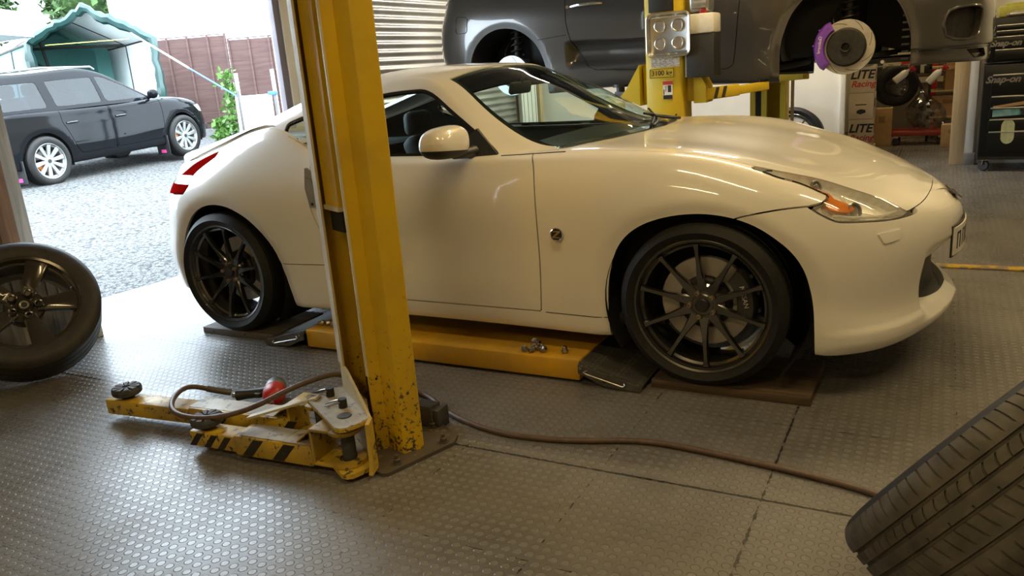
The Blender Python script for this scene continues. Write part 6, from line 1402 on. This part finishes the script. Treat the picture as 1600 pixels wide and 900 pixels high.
# green carport tent
tt = thing('carport_shelter', 'green and white tarpaulin carport shelter beyond the black estate', 'shelter', (0, 0, 0))
A0, A1, PK = Vector((-13.42, 5.78, 2.50)), Vector((-11.36, 6.95, 2.42)), Vector((-12.52, 6.45, 3.06)); back = Vector((-.80, .05, 0)).normalized() * 4.2
fL = Vector((-13.33, 5.62, .6)); fR = Vector((-11.10, 6.75, .6)); lefty = Vector((-2.6, -1.1, 0)) * 1.0
def quad(m, P, n=1): m.add(P, [tuple(range(len(P)))])
bk = Vector((-3.6, 1.4, 0))
m = MB(); quad(m, [A0, PK, PK + bk, A0 + bk]); quad(m, [PK, A1, A1 + bk, PK + bk])
sol = m.build('roof_sheet', MT['tarp_white'], tt); s_ = sol.modifiers.new('thickness', 'SOLIDIFY'); s_.thickness = .01
m = MB(); quad(m, [fL, A0, A0 + bk, fL + bk]); s1 = m.build('side_sheet', MT['tarp_in'], tt); s1.modifiers.new('thickness', 'SOLIDIFY').thickness = .01
m = MB(); quad(m, [A1, fR, fR + bk, A1 + bk]); s2 = m.build('side_sheet', MT['tarp_white'], tt); s2.modifiers.new('thickness', 'SOLIDIFY').thickness = .01
m = MB(); quad(m, [fL + bk * .8, A0 + bk * .8, PK + bk * .8, A1 + bk * .8, fR + bk * .8]); s3 = m.build('back_sheet', MT['tarp_in'], tt); s3.modifiers.new('thickness', 'SOLIDIFY').thickness = .01
def hem(P, r, seed):
    random.seed(seed); Q_ = []
    for i in range(len(P) - 1):
        for t in np.linspace(0, 1, 14)[:-1]: Q_.append(P[i].lerp(P[i + 1], t) + Vector((random.uniform(-.02, .02), random.uniform(-.02, .02), random.uniform(-.025, .025))))
    Q_.append(P[-1]); MB().tube(Q_, [r * random.uniform(.75, 1.25) for _ in Q_], 7).build('ruffled_hem', MT['tarp'], tt, 30)
hem([fL, A0, PK, A1, fR], .085, 3)
fr = lambda P, r=.028: MB().tube(P, r, 8).build('frame_pole', MT['iron'], tt)
k8 = bk * .45
fr([fL + k8, A0 + k8, PK + k8, A1 + k8, fR + k8]); fr([A0 + k8, A1 + k8]); fr([(A0 + PK) / 2 + k8, Vector((*((A0 + PK) / 2 + k8).xy, .6)) + (A1 - A0) * .12]); fr([A0, A0 + bk]); fr([A1, A1 + bk])
# white flat roof sheet running left of the shelter
o = MB().prism([(0, 0), (2.4, .16), (2.4, .58), (1.9, .62), (0, .62)], 0, -2.5, Vector((-14.6, 4.2, 2.38)), VR, (0,0,1), VF).build('white_canopy', MT['tarp_white'], None); tag(o, 'white tarpaulin canopy joining the left side of the green shelter', 'canopy')
o = MB().box((0, 0, 0), (.9, .03, .30), bev=.01).build('pale_sheet', MT['tarp_white'], None); o.location = (-11.9, 3.75, 2.05); o.rotation_euler = (0, 0, .51); tag(o, 'pale sheet under the canopy at the left edge above the black estate', 'sheet')
# straps
tag(MB().tube([(-13.1, 5.92, 2.44), (-11.5, 6.55, 2.42)], .007, 6).build('yellow_rope', simple('yellow_rope', (.7, .6, .12), .7), None), 'thin yellow rope stretched across the mouth of the green shelter', 'rope')
tag(MB().tube([(-11.36, 6.51, 2.51), (-8.59, 5.32, 1.73)], .016, 6).build('white_strap', MT['tarp_white'], None), 'white tensioned strap running down from the green shelter', 'strap')
tag(MB().tube([(-8.59, 5.32, 1.73), (-7.33, 5.04, 1.24)], .013, 6).build('blue_rope', MT['blue'], None), 'blue rope continuing from the white strap to the steel stake', 'rope')
# white board, stakes, weeds
wb = MB().box((0, 0, .50), (.60, .05, 1.0), bev=.006).build('white_board', MT['render_white'], None); wb.location = (-8.03, 6.02, .235); wb.rotation_euler = (math.radians(-4), 0, math.radians(29)); tag(wb, 'white board standing in front of the brown fence', 'board')
for k, (x, y, z1) in enumerate(((-7.50, 5.24, 1.60), (-7.02, 5.52, 1.62))):
    t = thing('steel_stake', ('galvanised steel stake beside the weeds with a blue rope', 'galvanised steel stake with a blue clamp right of the white board')[k], 'stake', (x, y, ground_z(x) - .02)); MB().box((0, 0, (z1 - ground_z(x)) / 2), (.055, .03, z1 - ground_z(x))).build('stake', MT['galv'], t)
    if k: MB().box((-.03, -.02, 1.07), (.16, .06, .06), bev=.01).build('clamp', MT['blue'], t)
def foliage(n, size, fn, seed, mat, name, parent, flat=.5):
    random.seed(seed); m = MB()
    for _ in range(n):
        c = Vector(fn()); a = Vector((random.uniform(-1,1), random.uniform(-1,1), random.uniform(-.6,1))).normalized(); b_ = a.cross(Vector((random.uniform(-1,1), random.uniform(-1,1), random.uniform(-1,1)))).normalized(); s_ = size * random.uniform(.6, 1.3)
        m.add([c, c + a * s_ * .5 + b_ * s_ * .28, c + a * s_, c + a * s_ * .5 - b_ * s_ * .28], [(0, 1, 2, 3)])
    return m.build(name, mat, parent, 0)
def weed(x, y, h, r, n, lab, seed):
    t = thing('weed', lab, 'plant', (x, y, ground_z(x) - .01), group='weeds by the fence'); random.seed(seed)
    m = MB()
    for _ in range(6):
        a = random.uniform(0, 2 * PI); m.tube([(0, 0, 0), (r * .3 * math.cos(a), r * .3 * math.sin(a), h * .5), (r * .6 * math.cos(a), r * .6 * math.sin(a), h * random.uniform(.7, 1))], .006, 5)
    m.build('stems', MT['leaf'], t)
    foliage(n, .11, lambda: (random.gauss(0, r * .45), random.gauss(0, r * .45), h * random.uniform(.1, 1.0)), seed, MT['leaf'], 'leaves', t)
weed(-8.80, 6.25, 1.38, .12, 380, 'tall bright green weed left of the white board', 3); weed(-8.60, 5.80, .60, .13, 420, 'bushy low green weed by the nose of the black estate', 4)
def tree(x, y, z, rx, rz, n, lab, seed):
    t = thing('tree', lab, 'tree', (x, y, 0), group='trees beyond the shelter'); MB().tube([(0, 0, 0), (.1, .05, z * .5), (0, 0, z)], [.18, .13, .06], 8).build('trunk', MT['brownwood'], t)
    def f():
        a = random.uniform(0, 2 * PI); u = random.uniform(-1, 1); q = random.uniform(.75, 1.0); s_ = math.sqrt(1 - u * u); return (rx * q * s_ * math.cos(a), rx * q * s_ * math.sin(a), z + rz * q * u)
    foliage(n * 2, .26, f, seed, MT['leaf_dark'], 'crown', t); MB().ball((0, 0, z), 1, 14, 10, 0, (rx * .8, rx * .8, rz * .8)).build('inner_crown', MT['leaf_dark'], t)
tree(-23.2, 9.6, 4.4, 1.8, 1.6, 1500, 'leafy green tree at the top left beyond the shelter', 11); tree(-20.4, 12.6, 4.6, 1.7, 1.6, 1300, 'leafy green tree beside the white building', 12); tree(-26.8, 6.4, 4.2, 2.0, 1.9, 1600, 'leafy green tree furthest left beyond the canopy', 13)
